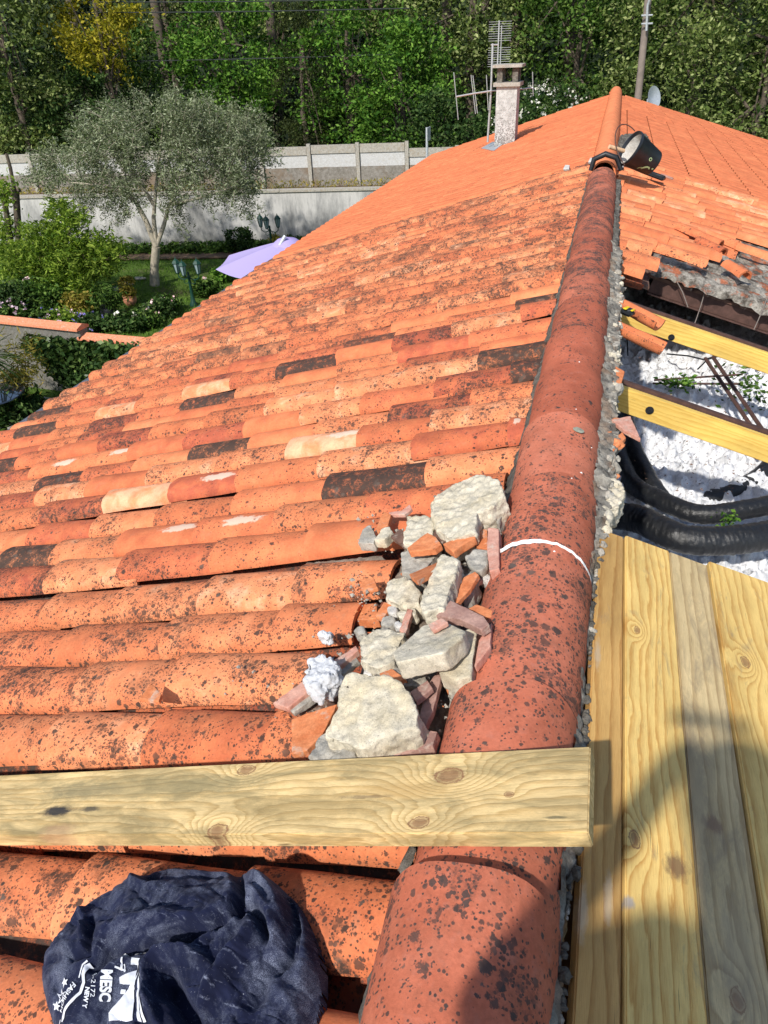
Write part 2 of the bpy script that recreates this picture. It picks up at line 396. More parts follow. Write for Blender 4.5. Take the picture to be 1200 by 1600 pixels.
Dl = np.array([CA, 0, SA]); Dr = np.array([-CA, 0, SA])
def r_ok(s, Y):
    if Y < 4.5: return False
    if s < .44: return True
    if s < .8: return Y > 5.35
    if s < 1.15: return Y > 6.0
    return Y > 6.7
for side in (-1, 1):
    k0, k1 = (-9, 88) if side < 0 else (18, 88)
    for k in range(k0, k1):
        q = random.Random(1000*side+k)
        Yc_ = .895+PIT*k+.082
        exp_ = .345; s = 4.02 if side < 0 else 4.02
        newz = Yc_ > (8.75 if side < 0 else 9.0)
        stag = (q.uniform(-.12, .12) if not newz else .012*k-1.0)
        smin = S0.get(k, .135) if side < 0 else .135
        i = 0; edge_s = 4.02
        dh = .012*math.sin(k*1.9)+q.uniform(-.004, .004) if not newz else .03
        pos = edge_s+(stag % .335 if False else 0)
        first = True
        while pos > smin+.06:
            ex = exp_*(1+(q.uniform(-.12, .12) if not newz else 0)) + (stag if first else 0)*(1 if ( .2 < exp_+stag) else 0)
            first = False
            ex = max(.16, min(ex, .44))
            lo = pos; hi = max(lo-ex-.085, smin-.0)
            ln = lo-hi
            if newz and side > 0: ln = ex-.016
            yaw = q.uniform(-.03, .03) if not newz else 0
            Y = Yc_+q.uniform(-.007, .007)*(0 if newz else 1)
            if side > 0 and not (r_ok(lo-.1, Y) and r_ok((lo+hi)/2, Y)):
                pos -= ex; i += 1; continue
            w0 = .172+q.uniform(-.008, .008); w1 = w0*.86
            h0 = .056; h1 = .048
            hb = -.060+dh+q.uniform(-.003, .004)
            if newz: w0, w1, h0, h1 = (.187, .186, .030, .029) if side < 0 else (.181, .181, .023, .023); hb = -.035
            D = (Dl if side < 0 else Dr); U = NL if side < 0 else NR; f = L if side < 0 else Rr
            # tile tips up: upper end lies under the next one
            tl = (.03 if side < 0 else .0) if newz else .028; D2 = D*math.cos(tl)-U*math.sin(tl)+np.array([0, yaw, 0]); D2 = _n(D2)
            Wd = np.array([0, 1, 0])-D2*D2[1]; Wd = _n(Wd); U2 = np.cross(D2, Wd); U2 = U2 if U2[2] > 0 else -U2
            P0 = f(lo, Y, hb+.011)
            c = f((lo+hi)/2, Y, 0); px, py, dd = proj(c)
            vis = dd > 0 and -40 < px < 1240 and -40 < py < 1640
            dist = np.linalg.norm(c-CAM)
            tn = tint_for(Y, lo, side, q); near = dist < 3.4 or tn[3] > 0
            V, Fc = tile_geo(P0, D2, U2, Wd, ln, w0, w1, h0, h1, n=12 if near else (8 if dist < 7 else 6), m=5 if near else 1, chip=q.uniform(0, 1) if not newz else 0, seed=q.random())
            if tn[3] > 0:
                ta = []; a0_ = q.uniform(1.2, 1.75); t0_ = q.uniform(.45, .7)
                for lay in (0, 1):
                    for ii in range(6):
                        for kk in range(13):
                            ta.append((*tn[:3], math.exp(-((ii/5-t0_)/.22)**2-((math.pi*kk/12-a0_)/.42)**2)))
                tn = ta
            tiles.append((dist, vis, V, Fc, tn, newz, side))
            pos -= ex; i += 1
hid = [t for t in tiles if t[1]]; hid.sort(key=lambda t: t[0]); best = set(id(t) for t in hid[:98])
far = MB(); farn = MB()
nt = 0
for t in tiles:
    if id(t) in best:
        mesh('roof_tile', t[2], t[3], TILE, house, True, tint=t[4]); nt += 1
    else:
        tg_ = (farn if t[5] else far)
        if isinstance(t[4], list): tg_.add(t[2], t[3]); tg_.t.extend(t[4])
        else: tg_.add(t[2], t[3], t[4])
# one field object holding all the remaining tiles, old and new clay as two materials
nv = len(far.v)
V = far.v+farn.v; Fc = far.f+[tuple(i+nv for i in f) for f in farn.f]; T = far.t+farn.t
fo = mesh('roof_tile_field', V, Fc, [TILE, NEWT], house, True, tint=T); fo['kind'] = 'stuff'
fo['label'] = 'the many smaller clay tiles farther up the roof, old and spotted then new and plain'
mi = np.zeros(len(Fc), dtype=np.int32); mi[len(far.f):] = 1; fo.data.polygons.foreach_set('material_index', mi)
# pans (concave channels between the covers) as one underlay per slope
def underlay(side, k0, k1, smin, smax, name, ok=None):
    mb = MB(); f = L if side < 0 else Rr
    for k in range(k0, k1):
        q = random.Random(50+k*side); Yb = .895+PIT*k-.016
        s = smax; tint = (q.uniform(.2, .6), q.uniform(.3, .8), q.uniform(.1, .5), 0)
        while s > smin:
            lo, hi = s, max(s-.36, smin)
            if ok and not ok((lo+hi)/2, Yb): s = hi; continue
            V = []
            for (ss, lift) in ((lo, .010), (hi, 0)):
                for a in np.linspace(-1, 1, 7): V.append(f(ss, Yb+a*.085, -.128+.055*a*a+lift))
            Fc = [(i, i+1, i+8, i+7) for i in range(6)]
            tint = (q.uniform(.0, .3), q.uniform(.8, 1.2), q.uniform(.0, .2), 0)  # dark tint paints in the deep shade between the covers, along with dirt
            mb.add(V, Fc, tint); s = hi
    return mb.build(name, TILE, house, True)
underlay(-1, -9, 88, .05, 3.95, 'pan_tiles')
underlay(1, 18, 88, .05, 3.95, 'pan_tiles', lambda s, Y: r_ok(s-.02, Y))

# ridge tiles: the near one overlaps the far one
def ridge_tile(Y0, Y1, r0, r1, z0, z1, tint, mat, xo=0, n=22, m=8, th=.014, zb=-.13):
    V = []
    for lay in (0, 1):
        for i in range(m+1):
            t = i/m; rr = r0+(r1-r0)*t-lay*th; zt = z0+(z1-z0)*t-lay*th
            for k in range(n+1):
                a = math.pi*k/n; x = -math.cos(a)*rr; z = zb+(zt-zb)*(math.sin(a)**.8)
                yy = Y0+(Y1-Y0)*t+.004*math.sin(a*4+xo*50)*(1 if i == m else 0)+(.012*math.sin(a) if i == m else 0)
                V.append((x+xo, yy, z+.0015*math.sin(9*t+a*3)))
    a0 = (m+1)*(n+1); Fc = []
    for i in range(m):
        for k in range(n):
            p = i*(n+1)+k; Fc.append((p, p+n+1, p+n+2, p+1)); Fc.append((a0+p, a0+p+1, a0+p+n+2, a0+p+n+1))
    for k in range(n):
        Fc.append((k, k+1, a0+k+1, a0+k)); p = m*(n+1)+k; Fc.append((p, a0+p, a0+p+1, p+1))
    return mesh('ridge_tile', V, Fc, mat, house, True, tint=tint)
Yr = [-.62, -.2, .20, .60, .99, 1.43, 1.77, 2.16, 2.56, 2.98, 3.40, 3.85, 4.28, 4.7, 5.12, 5.55, 5.97, 6.4, 6.82, 7.2]
for i in range(len(Yr)-1):
    q = random.Random(i*3+5)
    d = q.uniform(.44, .62) if i < 6 else (q.uniform(.2, .3) if i < 9 else q.uniform(.5, .85))
    if i in (7, 8): d = .22
    if i > 13: d = .8
    raise_ = .018 if i == 2 else 0
    ridge_tile(Yr[i]-.05, Yr[i+1], .1150, .1240+(.005 if i <= 2 else 0), -.013, .004+raise_, (q.uniform(.2, .8), d, q.uniform(.4, .7), 0), RIDGE, q.uniform(-.003, .003)-(.02, .02, .02, .013, .006)[min(i, 4)]*(i < 4))
y = 7.45; i = 0
while y < 17.4:
    ridge_tile(y-.04, y+.44, .112, .122, .03, .045, (.8, .12, .8, 0), NEWT, 0, n=12, m=2); y += .44; i += 1

# mortar strips along the ridge (rough)
def rough_strip(name, pts_w, mat, parent, amp=.012, sc=30, seg=.012, z_up=None):
    """pts_w(Y) -> list of cross-section points; sweep along Y with noise"""
    Y0, Y1 = z_up; m = int((Y1-Y0)/seg); V = []; n = None
    for i in range(m+1):
        Y = Y0+(Y1-Y0)*i/m; cs = pts_w(Y); n = len(cs)
        for j, (x, z) in enumerate(cs):
            d = noise.fractal(Vector((x*sc, Y*sc, z*sc)), 1., 2., 4)*amp*(.4 if (Y < 1.5 and x > 0) else 1)
            e = noise.noise(Vector((x*9+5, Y*9, z*9)))*amp
            V.append((x+d+e, Y+d*.5, z+d*.9+e*.7))
    Fc = np.array([(i*n+j, i*n+j+1, (i+1)*n+j+1, (i+1)*n+j) for i in range(m) for j in range(n-1)])
    return mesh(name, V, Fc, mat, parent, True)
def lin(a, b, n): return [(a[0]+(b[0]-a[0])*i/n, a[1]+(b[1]-a[1])*i/n) for i in range(n+1)]
rough_strip('ridge_mortar', lambda Y: lin((-.104-.018*(Y < .7), -.078), (-.124-.02*(Y < .7), -.104), 5)+lin((-.128-.02*(Y < .7), -.115), (-.14, -.16), 3), MORTAR, house, .012, 34, .012, (-.6, 7.3))
rough_strip('ridge_mortar', lambda Y: lin((.098-.02*(Y < .65), -.068), (.118-.012*(Y < .7)+.035*min(1, max(0, (Y-1.45)/.5)), -.098), 6)+lin((.121-.012*(Y < .7)+.045*min(1, max(0, (Y-1.45)/.5)), -.106), (.118+.05*min(1, max(0, (Y-1.45)/.5)), -.36), 10), M_stone('edge_mortar_pale', (.13, .115, .10), (.44, .41, .35), (.34, .22, .14), 1.), house, .012, 42, .006, (-.6, 4.8))
rough_strip('ridge_mortar', lambda Y: lin((.115, -.09), (.15, -.11), 4)+lin((.152, -.115), (.155, -.16), 2), MORTAR, house, .012, 34, .014, (4.4, 7.3))
def edge_rubble():
    q = random.Random(9); V = []; Fc = []; MI = []
    for i in range(520):
        Y = q.uniform(1.5, 4.75) if i < 400 else q.uniform(.3, 1.6); k = min(1, max(0, (Y-1.45)/.5)); r = q.uniform(.006, .017)*(.6+.4*k) if q.random() < .8 else q.uniform(.014, .024)*(.4+.6*k)
        c = Vector((q.uniform(.122, .126+.048*k)-.010*(Y < .7), Y, -.102-q.uniform(-.004, .05)*k)); b = len(V)
        bm = bmesh.new(); bmesh.ops.create_icosphere(bm, subdivisions=2 if r > .009 else 1, radius=1.); sc = [q.uniform(.6, 1.3) for _ in range(3)]; o_ = Vector((i*3.1, 0, 0))
        for v in bm.verts:
            n_ = noise.noise(v.co*1.3+o_)*.5+noise.noise(v.co*3.1+o_)*.3; p = v.co*(1+n_); V.append(tuple(c+Vector((p.x*sc[0], p.y*sc[1], p.z*sc[2]))*r))
        bm.verts.index_update(); m_ = q.choice([0, 0, 0, 1, 1, 2]) if Y > 1.6 else q.choice([3, 3, 3, 3, 0, 3])
        for f in bm.faces: Fc.append(tuple(b+v.index for v in f.verts)); MI.append(m_)
        bm.free()
    o = mesh('broken_edge_rubble', V, Fc, [GREY, STONE, SH_O, MORTAR], house); o['kind'] = 'stuff'; o.data.polygons.foreach_set('material_index', np.array(MI, dtype=np.int32))
edge_rubble()
# white mortar patch across the ridge joint
mb = MB(); n = 44
for i in range(n+1):
    a = math.pi*(.20+.74*i/n); j = noise.noise(Vector((i*.5, 0, 0)))*.006
    wd = .0075+abs(noise.noise(Vector((i*.33, 4, 0))))*.007
    if i in (0, n): wd = .001
    rr = .1225+.003; zt = .0065
    for sgn in (-1, 0, 1):
        x = -math.cos(a)*rr-.004; z = -.13+(zt+.13)*(math.sin(a)**.8)+(.003 if sgn == 0 else -.003)
        mb.v.append((x, 1.437+j+sgn*wd+.010*math.sin(a)-(.03*max(0, (a/math.pi-.62))), z))
for i in range(n):
    for s_ in (0, 1): mb.f.append((i*3+s_, i*3+s_+1, i*3+4+s_, i*3+3+s_))
WPAINT = M_plain('white_mortar', (.78, .77, .75), .9, .12, 60, .8, .003)
mb.build('joint_mortar', WPAINT, house, True)
# lichen disc and paint flecks on the ridge
def decal(px, py, r, mat, name, sq=1., parent=house):
    # a thin raised blob on the ridge, found by marching the ray to the ridge profile
    d = ray(px, py); d = d/np.linalg.norm(d); t = .4
    while t < 9:
        P = CAM+d*t
        if abs(P[0]) < .13 and P[2] < -.13+(.002+.13)*(max(0, 1-(P[0]/.129)**2)**.36): break
        t += .002
    P = CAM+d*(t-.002); ang = math.atan2(P[0], max(.02, P[2]+.13)); U = Vector((math.sin(ang*.7), 0, math.cos(ang*.7)))
    a_ = Vector((0, 1, 0)); b_ = U.cross(a_)
    V = [Vector(P)+U*.004]; n = 16
    for k in range(n):
        an = 2*math.pi*k/n; rr = r*(1+.18*noise.noise(Vector((k*1.3, px, 0)))); V.append(Vector(P)+a_*math.cos(an)*rr*sq+b_*math.sin(an)*rr+U*(.0005))
    return mesh(name, V, [(0, 1+k, 1+(k+1) % n) for k in range(n)], mat, parent, True)
decal(904, 672, .017, M_plain('lichen', (.30, .31, .24), .95, .3, 90, .6, .002), 'lichen_patch')
for px, py, r in ((908, 739, .004), (900, 640, .002), (893, 748, .002), (866, 862, .003), (924, 700, .002), (905, 566, .003)):
    decal(px, py, r, WPAINT, 'mortar_fleck', .5)

# house walls, gables, ceiling
RENDER = M_plain('wall_render', (.55, .50, .42), .9, .15, 4, .3, .01)
mb = MB(); mb.box((-3.62, -2.4, -4.4), (-3.42, 17.5, -1.34)); mb.build('wall', RENDER, house)
mb = MB(); mb.box((3.42, -2.4, -4.4), (3.62, 17.5, -1.34)); mb.build('wall', RENDER, house)
for y0, y1 in ((-2.6, -2.4), (17.5, 17.7)):
    mb = MB(); P = [(-3.62, -4.4), (3.62, -4.4), (3.62, -1.36), (0, -.32), (-3.62, -1.36)]
    V = [(x, y0, z) for x, z in P]+[(x, y1, z) for x, z in P]
    mb.add(V, [(0, 1, 2, 3, 4), (9, 8, 7, 6, 5)]+[(i, 5+i, 5+(i+1) % 5, (i+1) % 5) for i in range(5)]); mb.build('gable_wall', RENDER, house)
DARKW = M_plain('old_timber', (.07, .045, .035), .85, .4, 18, .4, .002)
mb = MB(); mb.box((.07, -2.3, -.62), (.15, 17.4, -.30)); mb.build('ridge_beam', DARKW, house)
mb = MB(); mb.box((-3.4, -2.4, -1.3), (3.4, 17.5, -1.22)); mb.build('ceiling', M_plain('ceiling_board', (.3, .26, .2), .9), house)
# gutter at left eave
mb = MB()
gp = []
for j in range(9):
    a = math.pi*(1+j/8); gp.append((-3.92+.06*math.cos(a), -1.30+.06*math.sin(a)))
V = [(x, yy, z) for yy in (-2.4, 17.9) for x, z in gp]; mb.add(V, [(j, j+1, j+10, j+9) for j in range(8)])
mb.build('gutter', GALV, house, True)

# chimney: child of the house with cap
cb = WL(790, 226, -.02); cx, cy = cb[0]-.01, cb[1]+.1
hw = .172; zt = WY(790, 131, cy-.2)[2]-.04
t = NT('chimney_render', .95, .15)
a = t.noise(14, 6, .7); z = t.sep(t.pos())[2]
sp = t.m_('GREATER_THAN', t.m_('ADD', t.noise(42, 5, .8), t.mr(z, -.6, .5, .11, -.07)), .6)
c = t.mix(t.mr(a, .4, .6), (.36, .365, .345), (.54, .55, .53)); c = t.mix(t.m_('MULTIPLY', sp, .8), c, (.12, .105, .1)); t.col(c); t.bump(a, .4, .01)
CHIM = t.m
mb = MB(); mb.box((cx-hw, cy-.2, -.95), (cx+hw, cy+.2, zt)); ch = mb.build('chimney', CHIM, house)
mb = MB(); mb.box((cx-hw-.05, cy-.25, zt+.002), (cx+hw+.05, cy+.25, zt+.06)); mb.build('chimney_collar', GREY, ch)
for sx in (-1, 1):
    for sy in (-1, 1):
        mb = MB(); x0 = cx+sx*(hw-.045); y0 = cy+sy*(.2-.045); mb.box((x0-.045, y0-.045, zt+.062), (x0+.045, y0+.045, zt+.27)); mb.build('cap_post', MORTAR, ch)
mb = MB(); mb.box((cx-hw-.07, cy-.27, zt+.272), (cx+hw+.07, cy+.27, zt+.315)); mb.build('chimney_cap', GREY, ch)
mb = MB(); fp = [WL(752, 232, -.0), WL(770, 222, -.0), WL(788, 224, .0), WL(772, 236, -.0)]
mb.quad8([tuple(p-NL*.004) for p in fp]+[tuple(p+NL*.008) for p in fp]); mb.build('flashing', GALV, ch)

# ---------------------------------------------------------------- attic opening on the right
def local_board(name, P, X, Yv, Zv, Lx, Wy, Tz, mat, label=None, cat=None, group=None, parent=None, bev=.0025, subs=1, warp=0.):
    """box centred at P; axes X(along) Yv(across) Zv(up)"""
    bm = bmesh.new(); bmesh.ops.create_cube(bm, size=1)
    for v in bm.verts: v.co = Vector((v.co.x*Lx, v.co.y*Wy, v.co.z*Tz))
    if bev: bmesh.ops.bevel(bm, geom=bm.edges[:], offset=bev, segments=2, affect='EDGES')
    me = bpy.data.meshes.new(name); bm.to_mesh(me); bm.free(); me.materials.append(mat)
    X = Vector(X).normalized(); Z = Vector(Zv); Z = (Z-X*Z.dot(X)).normalized(); Y = Z.cross(X)
    M = Matrix(((X.x, Y.x, Z.x, P[0]), (X.y, Y.y, Z.y, P[1]), (X.z, Y.z, Z.z, P[2]), (0, 0, 0, 1)))
    o = bpy.data.objects.new(name, me); link(o, M, parent); return meta(o, label, cat, group)
# deck boards lying on the right slope, running along the ridge
edges = [WR(958, 832, .02)[0], WR(972, 835, .02)[0], WR(1042, 860, .02)[0], WR(1103, 880, .02)[0], WR(1197, 907, .02)[0]]
edges = [.122, edges[1], edges[2], edges[3], edges[4], edges[4]+.11, edges[4]+.22]
cols = [((.62, .38, .13), (.38, .18, .045)), ((.84, .60, .21), (.52, .25, .055)), ((.66, .51, .27), (.36, .24, .11)), ((.82, .58, .20), (.52, .27, .065)), ((.64, .46, .2), (.4, .24, .09)), ((.6, .44, .2), (.4, .24, .09))]
lab = ['honey brown deck board pressed against the right side of the ridge', 'yellow deck board with a dark slanting knot, second from the ridge', 'grey stained deck board with an oval knot near its bottom', 'yellow deck board at the right edge, between the grey stained board and the frame edge', 'outermost deck board but one on the right slope', 'outermost deck board on the right slope']
yfar = [WR(955, 832, .02)[1], WR(1005, 848, .02)[1], WR(1072, 870, .02)[1], WR(1150, 893, .02)[1], WR(1210, 915, .02)[1], WR(1210, 915, .02)[1]]
for i in range(5):
    x0, x1 = edges[i], edges[i+1]; y1 = yfar[i]; Lx = 2.3
    sc = (x0+x1)/2/CA
    P = Rr(sc, y1-Lx/2, .02-.0135+(0, .004, -.002, .003, 0)[i])
    def bl(px, py): # photo pixel -> board local coords
        w_ = WR(px, py, .02); return (w_[1]-(y1-Lx/2), -(w_[0]-(x0+x1)/2)/CA)
    kn = [(), (bl(1025, 1350)[0], bl(1025, 1350)[1], .018, 2.2), (), ()]
    knots = []; patches = []
    if i == 1:
        a_ = bl(985, 1312); knots = [(a_[0], a_[1], .011, 1.3)]
        a_ = bl(1050, 1355); patches = [(a_[0], a_[1], .026, .022, (.16, .085, .05), .8)]
        a_ = bl(975, 1410); patches.append((a_[0], a_[1], .012, .010, (.35, .33, .32), .8))
        a_ = bl(990, 985); knots.append((a_[0], a_[1], .008, 1.5))
    if i == 2:
        a_ = bl(1147, 1560); knots = [(a_[0], a_[1], .013, 1.6)]
        a_ = bl(1110, 1285); patches = [(a_[0], a_[1], .02, .02, (.16, .08, .06), .6)]
        a_ = bl(1090, 1250); patches.append((a_[0], a_[1]+.01, .24, .03, (.24, .19, .13), .5))
        a_ = bl(1150, 1500); patches.append((a_[0], a_[1], .13, .035, (.3, .25, .17), .4))
    if i == 3:
        a_ = bl(1160, 1035); knots = [(a_[0], a_[1], .012, 2.0)]
    if i == 0:
        for px_, py_ in ((930, 1020), (905, 1420), (945, 1400)):
            a_ = bl(px_, py_); patches.append((a_[0], a_[1], .05, .008, (.5, .44, .34), .5))
    m = M_wood('deck_wood_%d' % i, cols[i][0], cols[i][1], (10, 12, 9, 11, 12)[i], knots, (.05, .12, .4, .12, .2)[i], (.26, .20, .13), 1., i+2, patches=patches)
    local_board('deck_board', P, (0, 1, 0), None, Vector(NR), Lx, (x1-x0)/CA-.004, .027, m, lab[i], 'wooden board', 'boards laid beside the ridge')
# plank laid over the ridge at the left
a19 = R_(18.5); N19 = np.array([-math.sin(a19), 0, math.cos(a19)])
def WP(x, y): return onp(x, y, [0, 0, .032], N19)
p1, p2, p3, p4 = WP(922, 1165), WP(920, 1302), WP(0, 1210), WP(0, 1307)
rm = (p1+p2)/2; lm = (p3+p4)/2; Xd = _n(rm-lm); wd = np.linalg.norm(p1-p2)*.99; Lx = 2.6
Pc = rm-Xd*Lx/2-N19*.016
Yv = _n(np.cross(N19, Xd))
def pl(px, py): d_ = WP(px, py)-(Pc+N19*.016); return float(d_@Xd), float(d_@Yv)
kn = []
for px_, py_, r_, a_ in ((702, 1212, .018, 2.6), (655, 1285, .012, 1.8), (340, 1298, .014, 2.6), (385, 1203, .013, 1.6), (795, 1241, .006, .5)):
    k_ = pl(px_, py_); kn.append((k_[0], k_[1], r_, a_))
pt = []
for px_, py_, rx, ry, c_, s_ in ((90, 1267, .045, .014, (.03, .03, .035), .95), (480, 1262, .16, .03, (.34, .24, .10), .55), (330, 1225, .12, .02, (.22, .19, .10), .5), (130, 1235, .12, .02, (.20, .18, .11), .5), (630, 1235, .10, .02, (.45, .28, .10), .5), (140, 1264, .03, .007, (.04, .04, .04), .8), (570, 1245, .05, .004, (.1, .07, .05), .5), (870, 1277, .02, .003, (.05, .06, .04), .7), (90, 1300, .05, .02, (.36, .2, .12), .5), (230, 1230, .25, .03, (.24, .20, .10), .5)):
    k_ = pl(px_, py_); pt.append((k_[0], k_[1], rx, ry, c_, s_))
PLK = M_wood('plank_wood', (.84, .62, .30), (.46, .28, .09), 15, kn, .6, (.24, .19, .09), 1., 9, contrast=.9, patches=pt)
local_board('plank', Pc, Xd, None, Vector(N19), Lx, wd, .032, PLK, 'pale knotty pine plank laid across the ridge in front of the rubble', 'plank', bev=.002)

YEL = M_wood('rafter_wood', (.80, .55, .14), (.62, .36, .07), 12, [(.1, .01, .009, 1.2), (.55, -.01, .008, 1.), (1.2, .015, .01, 1.2)], .06, (.5, .33, .1), 1., 4)
Dsl = np.array([CA, 0, -SA])
def rafter(px, py, h, lab, x0=.15):
    P0 = WR(px, py, h); Y = P0[1]
    Lx = 3.6; s0 = x0/CA
    hgt = .098
    Pm = Rr(s0+Lx/2, Y+.016, h-hgt/2)
    o = local_board('rafter', Pm, Dsl, None, Vector((0, -1, 0)), Lx, hgt, .032, YEL, lab, 'rafter', 'yellow rafters across the attic opening')
    Y1 = Y+.034
    ob = local_board('old_purlin', Rr(s0+Lx/2, Y1+.022, h-.028), Dsl, None, Vector(NR), Lx, .040, .075, RUST, lab.replace('bright yellow rafter', 'dark brown iron bar behind the yellow rafter'), 'iron bar', 'brown bars behind the rafters', bev=.008)
    return Y, o
Y2, rf2 = rafter(970, 605, -.06, 'bright yellow rafter nearer the deck boards, reaching to the ridge')
Y1, rf1 = rafter(997, 484, -.06, 'bright yellow rafter farther up, its end under the loose tiles')
def bolt(px, py, Y, par):
    P = WY(px, py, Y-.001); mb = MB()
    mb.tube([P, P+np.array([0, -.003, 0])], .0165, 16); mb.tube([P+np.array([0, -.003, 0]), P+np.array([0, -.012, 0])], .008, 6)
    mb.build('bolt', BLACKP, par)
bolt(1015, 641, Y2, rf2); bolt(1049, 527, Y1, rf1)
# steel lintel under the far edge of the hole, with a rough broken deck on top
YB = 5.05
mb = MB(); s0, s1 = .46, 3.9
for s_ in (0,):
    pts = [Rr(s0, YB, -.11), Rr(s1, YB, -.11), Rr(s1, YB+.05, -.11), Rr(s0, YB+.05, -.11)]
    pb = [Rr(s0, YB, -.23), Rr(s1, YB, -.23), Rr(s1, YB+.05, -.23), Rr(s0, YB+.05, -.23)]
    mb.quad8([tuple(p) for p in pb]+[tuple(p) for p in pts])
    fl = [Rr(s0, YB-.03, -.24), Rr(s1, YB-.03, -.24), Rr(s1, YB+.08, -.24), Rr(s0, YB+.08, -.24)]
    mb.quad8([tuple(p) for p in fl]+[tuple(p+NR*.009) for p in fl])
mb.build('steel_beam', RUST, house)
# broken tile bed (grey crusted rows)
def bed():
    V = []; ns, ny = 150, 110; s0, s1, y0, y1 = .42, 3.8, 4.97, 7.0
    for i in range(ns+1):
        for j in range(ny+1):
            s = s0+(s1-s0)*i/ns; Y = y0+(y1-y0)*j/ny
            e = noise.noise(Vector((s*6, 0, 3)))*.06+noise.noise(Vector((s*22, 1, 3)))*.03
            if j == 0: Y += e
            row = abs(math.sin(math.pi*(Y-.1)/.195))
            h = -.085+.035*row+noise.fractal(Vector((s*16, Y*16, 0)), 1., 2., 5)*.016+.012*math.floor((s % .36)/.36*2)/2
            if j == 0: h -= .035
            V.append(Rr(s, Y, h))
    Fc = np.array([(i*(ny+1)+j, (i+1)*(ny+1)+j, (i+1)*(ny+1)+j+1, i*(ny+1)+j+1) for i in range(ns) for j in range(ny)])
    t = NT('tile_bed', .95, .1); n1 = t.noise(12, 6, .7); n2 = t.noise(70, 5, .7)
    c = t.mix(t.mr(n1, .4, .6), (.10, .085, .07), (.40, .37, .32)); c = t.mix(t.mr(t.noise(8, 5, .7), .52, .60, 0, .9), c, (.42, .13, .06))
    c = t.vm('MULTIPLY', c, t.mr(n2, .3, .7, .5, 1.25)); t.col(c); t.bump(n2, .9, .01)
    return mesh('tile_bed', V, Fc, t.m, house, True)
bed()
mb = MB()   # underside boards carrying that bed and the far covered roof
for s_ in np.arange(.42, 3.8, .3):
    P = [Rr(s_, 5.04, -.125), Rr(s_+.285, 5.04, -.125), Rr(s_+.285, 17.4, -.125), Rr(s_, 17.4, -.125)]
    mb.quad8([tuple(p-NR*.02) for p in P]+[tuple(p) for p in P])
P = [Rr(.14, 4.78, -.135), Rr(.42, 4.78, -.135), Rr(.42, 17.4, -.135), Rr(.14, 17.4, -.135)]; mb.quad8([tuple(p-NR*.02) for p in P]+[tuple(p) for p in P])
mb.build('hollow_tile_deck', SH_B, house)
# left slope sarking so that the attic is dark
mb = MB(); P = [L(.02, -2.4, -.16), L(3.8, -2.4, -.16), L(3.8, 17.4, -.16), L(.02, 17.4, -.16)]
mb.quad8([tuple(p-NL*.02) for p in P]+[tuple(p) for p in P]); mb.build('sarking', SH_B, house)
# small broken tiles along the edge of the bed
def wire(name, pts, r, mat, label, cat, group=None, n=6):
    mb = MB(); mb.tube(pts, r, n); return meta(mb.build(name, mat, None, True), label, cat, group)
for k_, (a_, b_) in enumerate((((1055, 435), (1075, 480)), ((1103, 450), (1085, 507)), ((1200, 462), (1178, 515)), ((969, 436), (977, 475)))):
    P = WY(*a_, YB-.05); Q = WY(*b_, YB-.12)
    wire('tie_wire', [P, (P+Q)/2+np.array([.004, .0, .006]), Q], .003, M_plain('dull_wire', (.2, .17, .15), .7, .2, 30, 0), ('bent tie wire hanging from the deck edge, left of the pair over the dark attic', 'tie wire hanging from the deck edge, leaning left over the dark attic', 'tie wire hanging at the right edge of the photo', 'short tie wire hanging beside the ridge under the lowest tiles')[k_], 'wire', 'wires hanging into the attic')

# insulation
INS_Z = -1.0
def insulation():
    nx, ny = 240, 520; x0, x1, y0, y1 = .05, 2.6, .6, 8.5; V = np.zeros((nx+1, ny+1, 3))
    for i in range(nx+1):
        for j in range(ny+1):
            x = x0+(x1-x0)*i/nx; y = y0+(y1-y0)*j/ny
            h = noise.fractal(Vector((x*1.6, y*1.6, 0)), 1, 2, 3)*.09+abs(noise.fractal(Vector((x*11, y*11, 2)), .9, 2.1, 5))*.085
            h += noise.noise(Vector((x*55, y*55, 7)))*.008
            V[i, j] = (x, y, INS_Z+h-.02+.5*max(0, .33-x))
    Fc = np.array([(i*(ny+1)+j, (i+1)*(ny+1)+j, (i+1)*(ny+1)+j+1, i*(ny+1)+j+1) for i in range(nx) for j in range(ny)])
    t = NT('white_wool', .95, .1); a = t.noise(60, 6, .8); b = t.noise(9, 5, .7)
    c = t.mix(t.mr(a, .35, .6), (.62, .63, .65), (.86, .865, .88)); c = t.mix(t.mr(b, .62, .76, 0, .5), c, (.40, .37, .32))
    c = t.mix(t.m_('MULTIPLY', t.mr(t.noise(140, 3, .7), .68, .74), t.mr(t.noise(4, 3, .6), .45, .6)), c, (.12, .1, .08))
    t.col(c); t.bump(t.m_('ADD', a, t.noise(200, 4, .8)), .7, .010)
    o = mesh('insulation', V.reshape(-1, 3), Fc, t.m, None, True); return meta(o, 'white loose fluffy insulation covering the attic floor', 'insulation', None, 'stuff')
insulation()
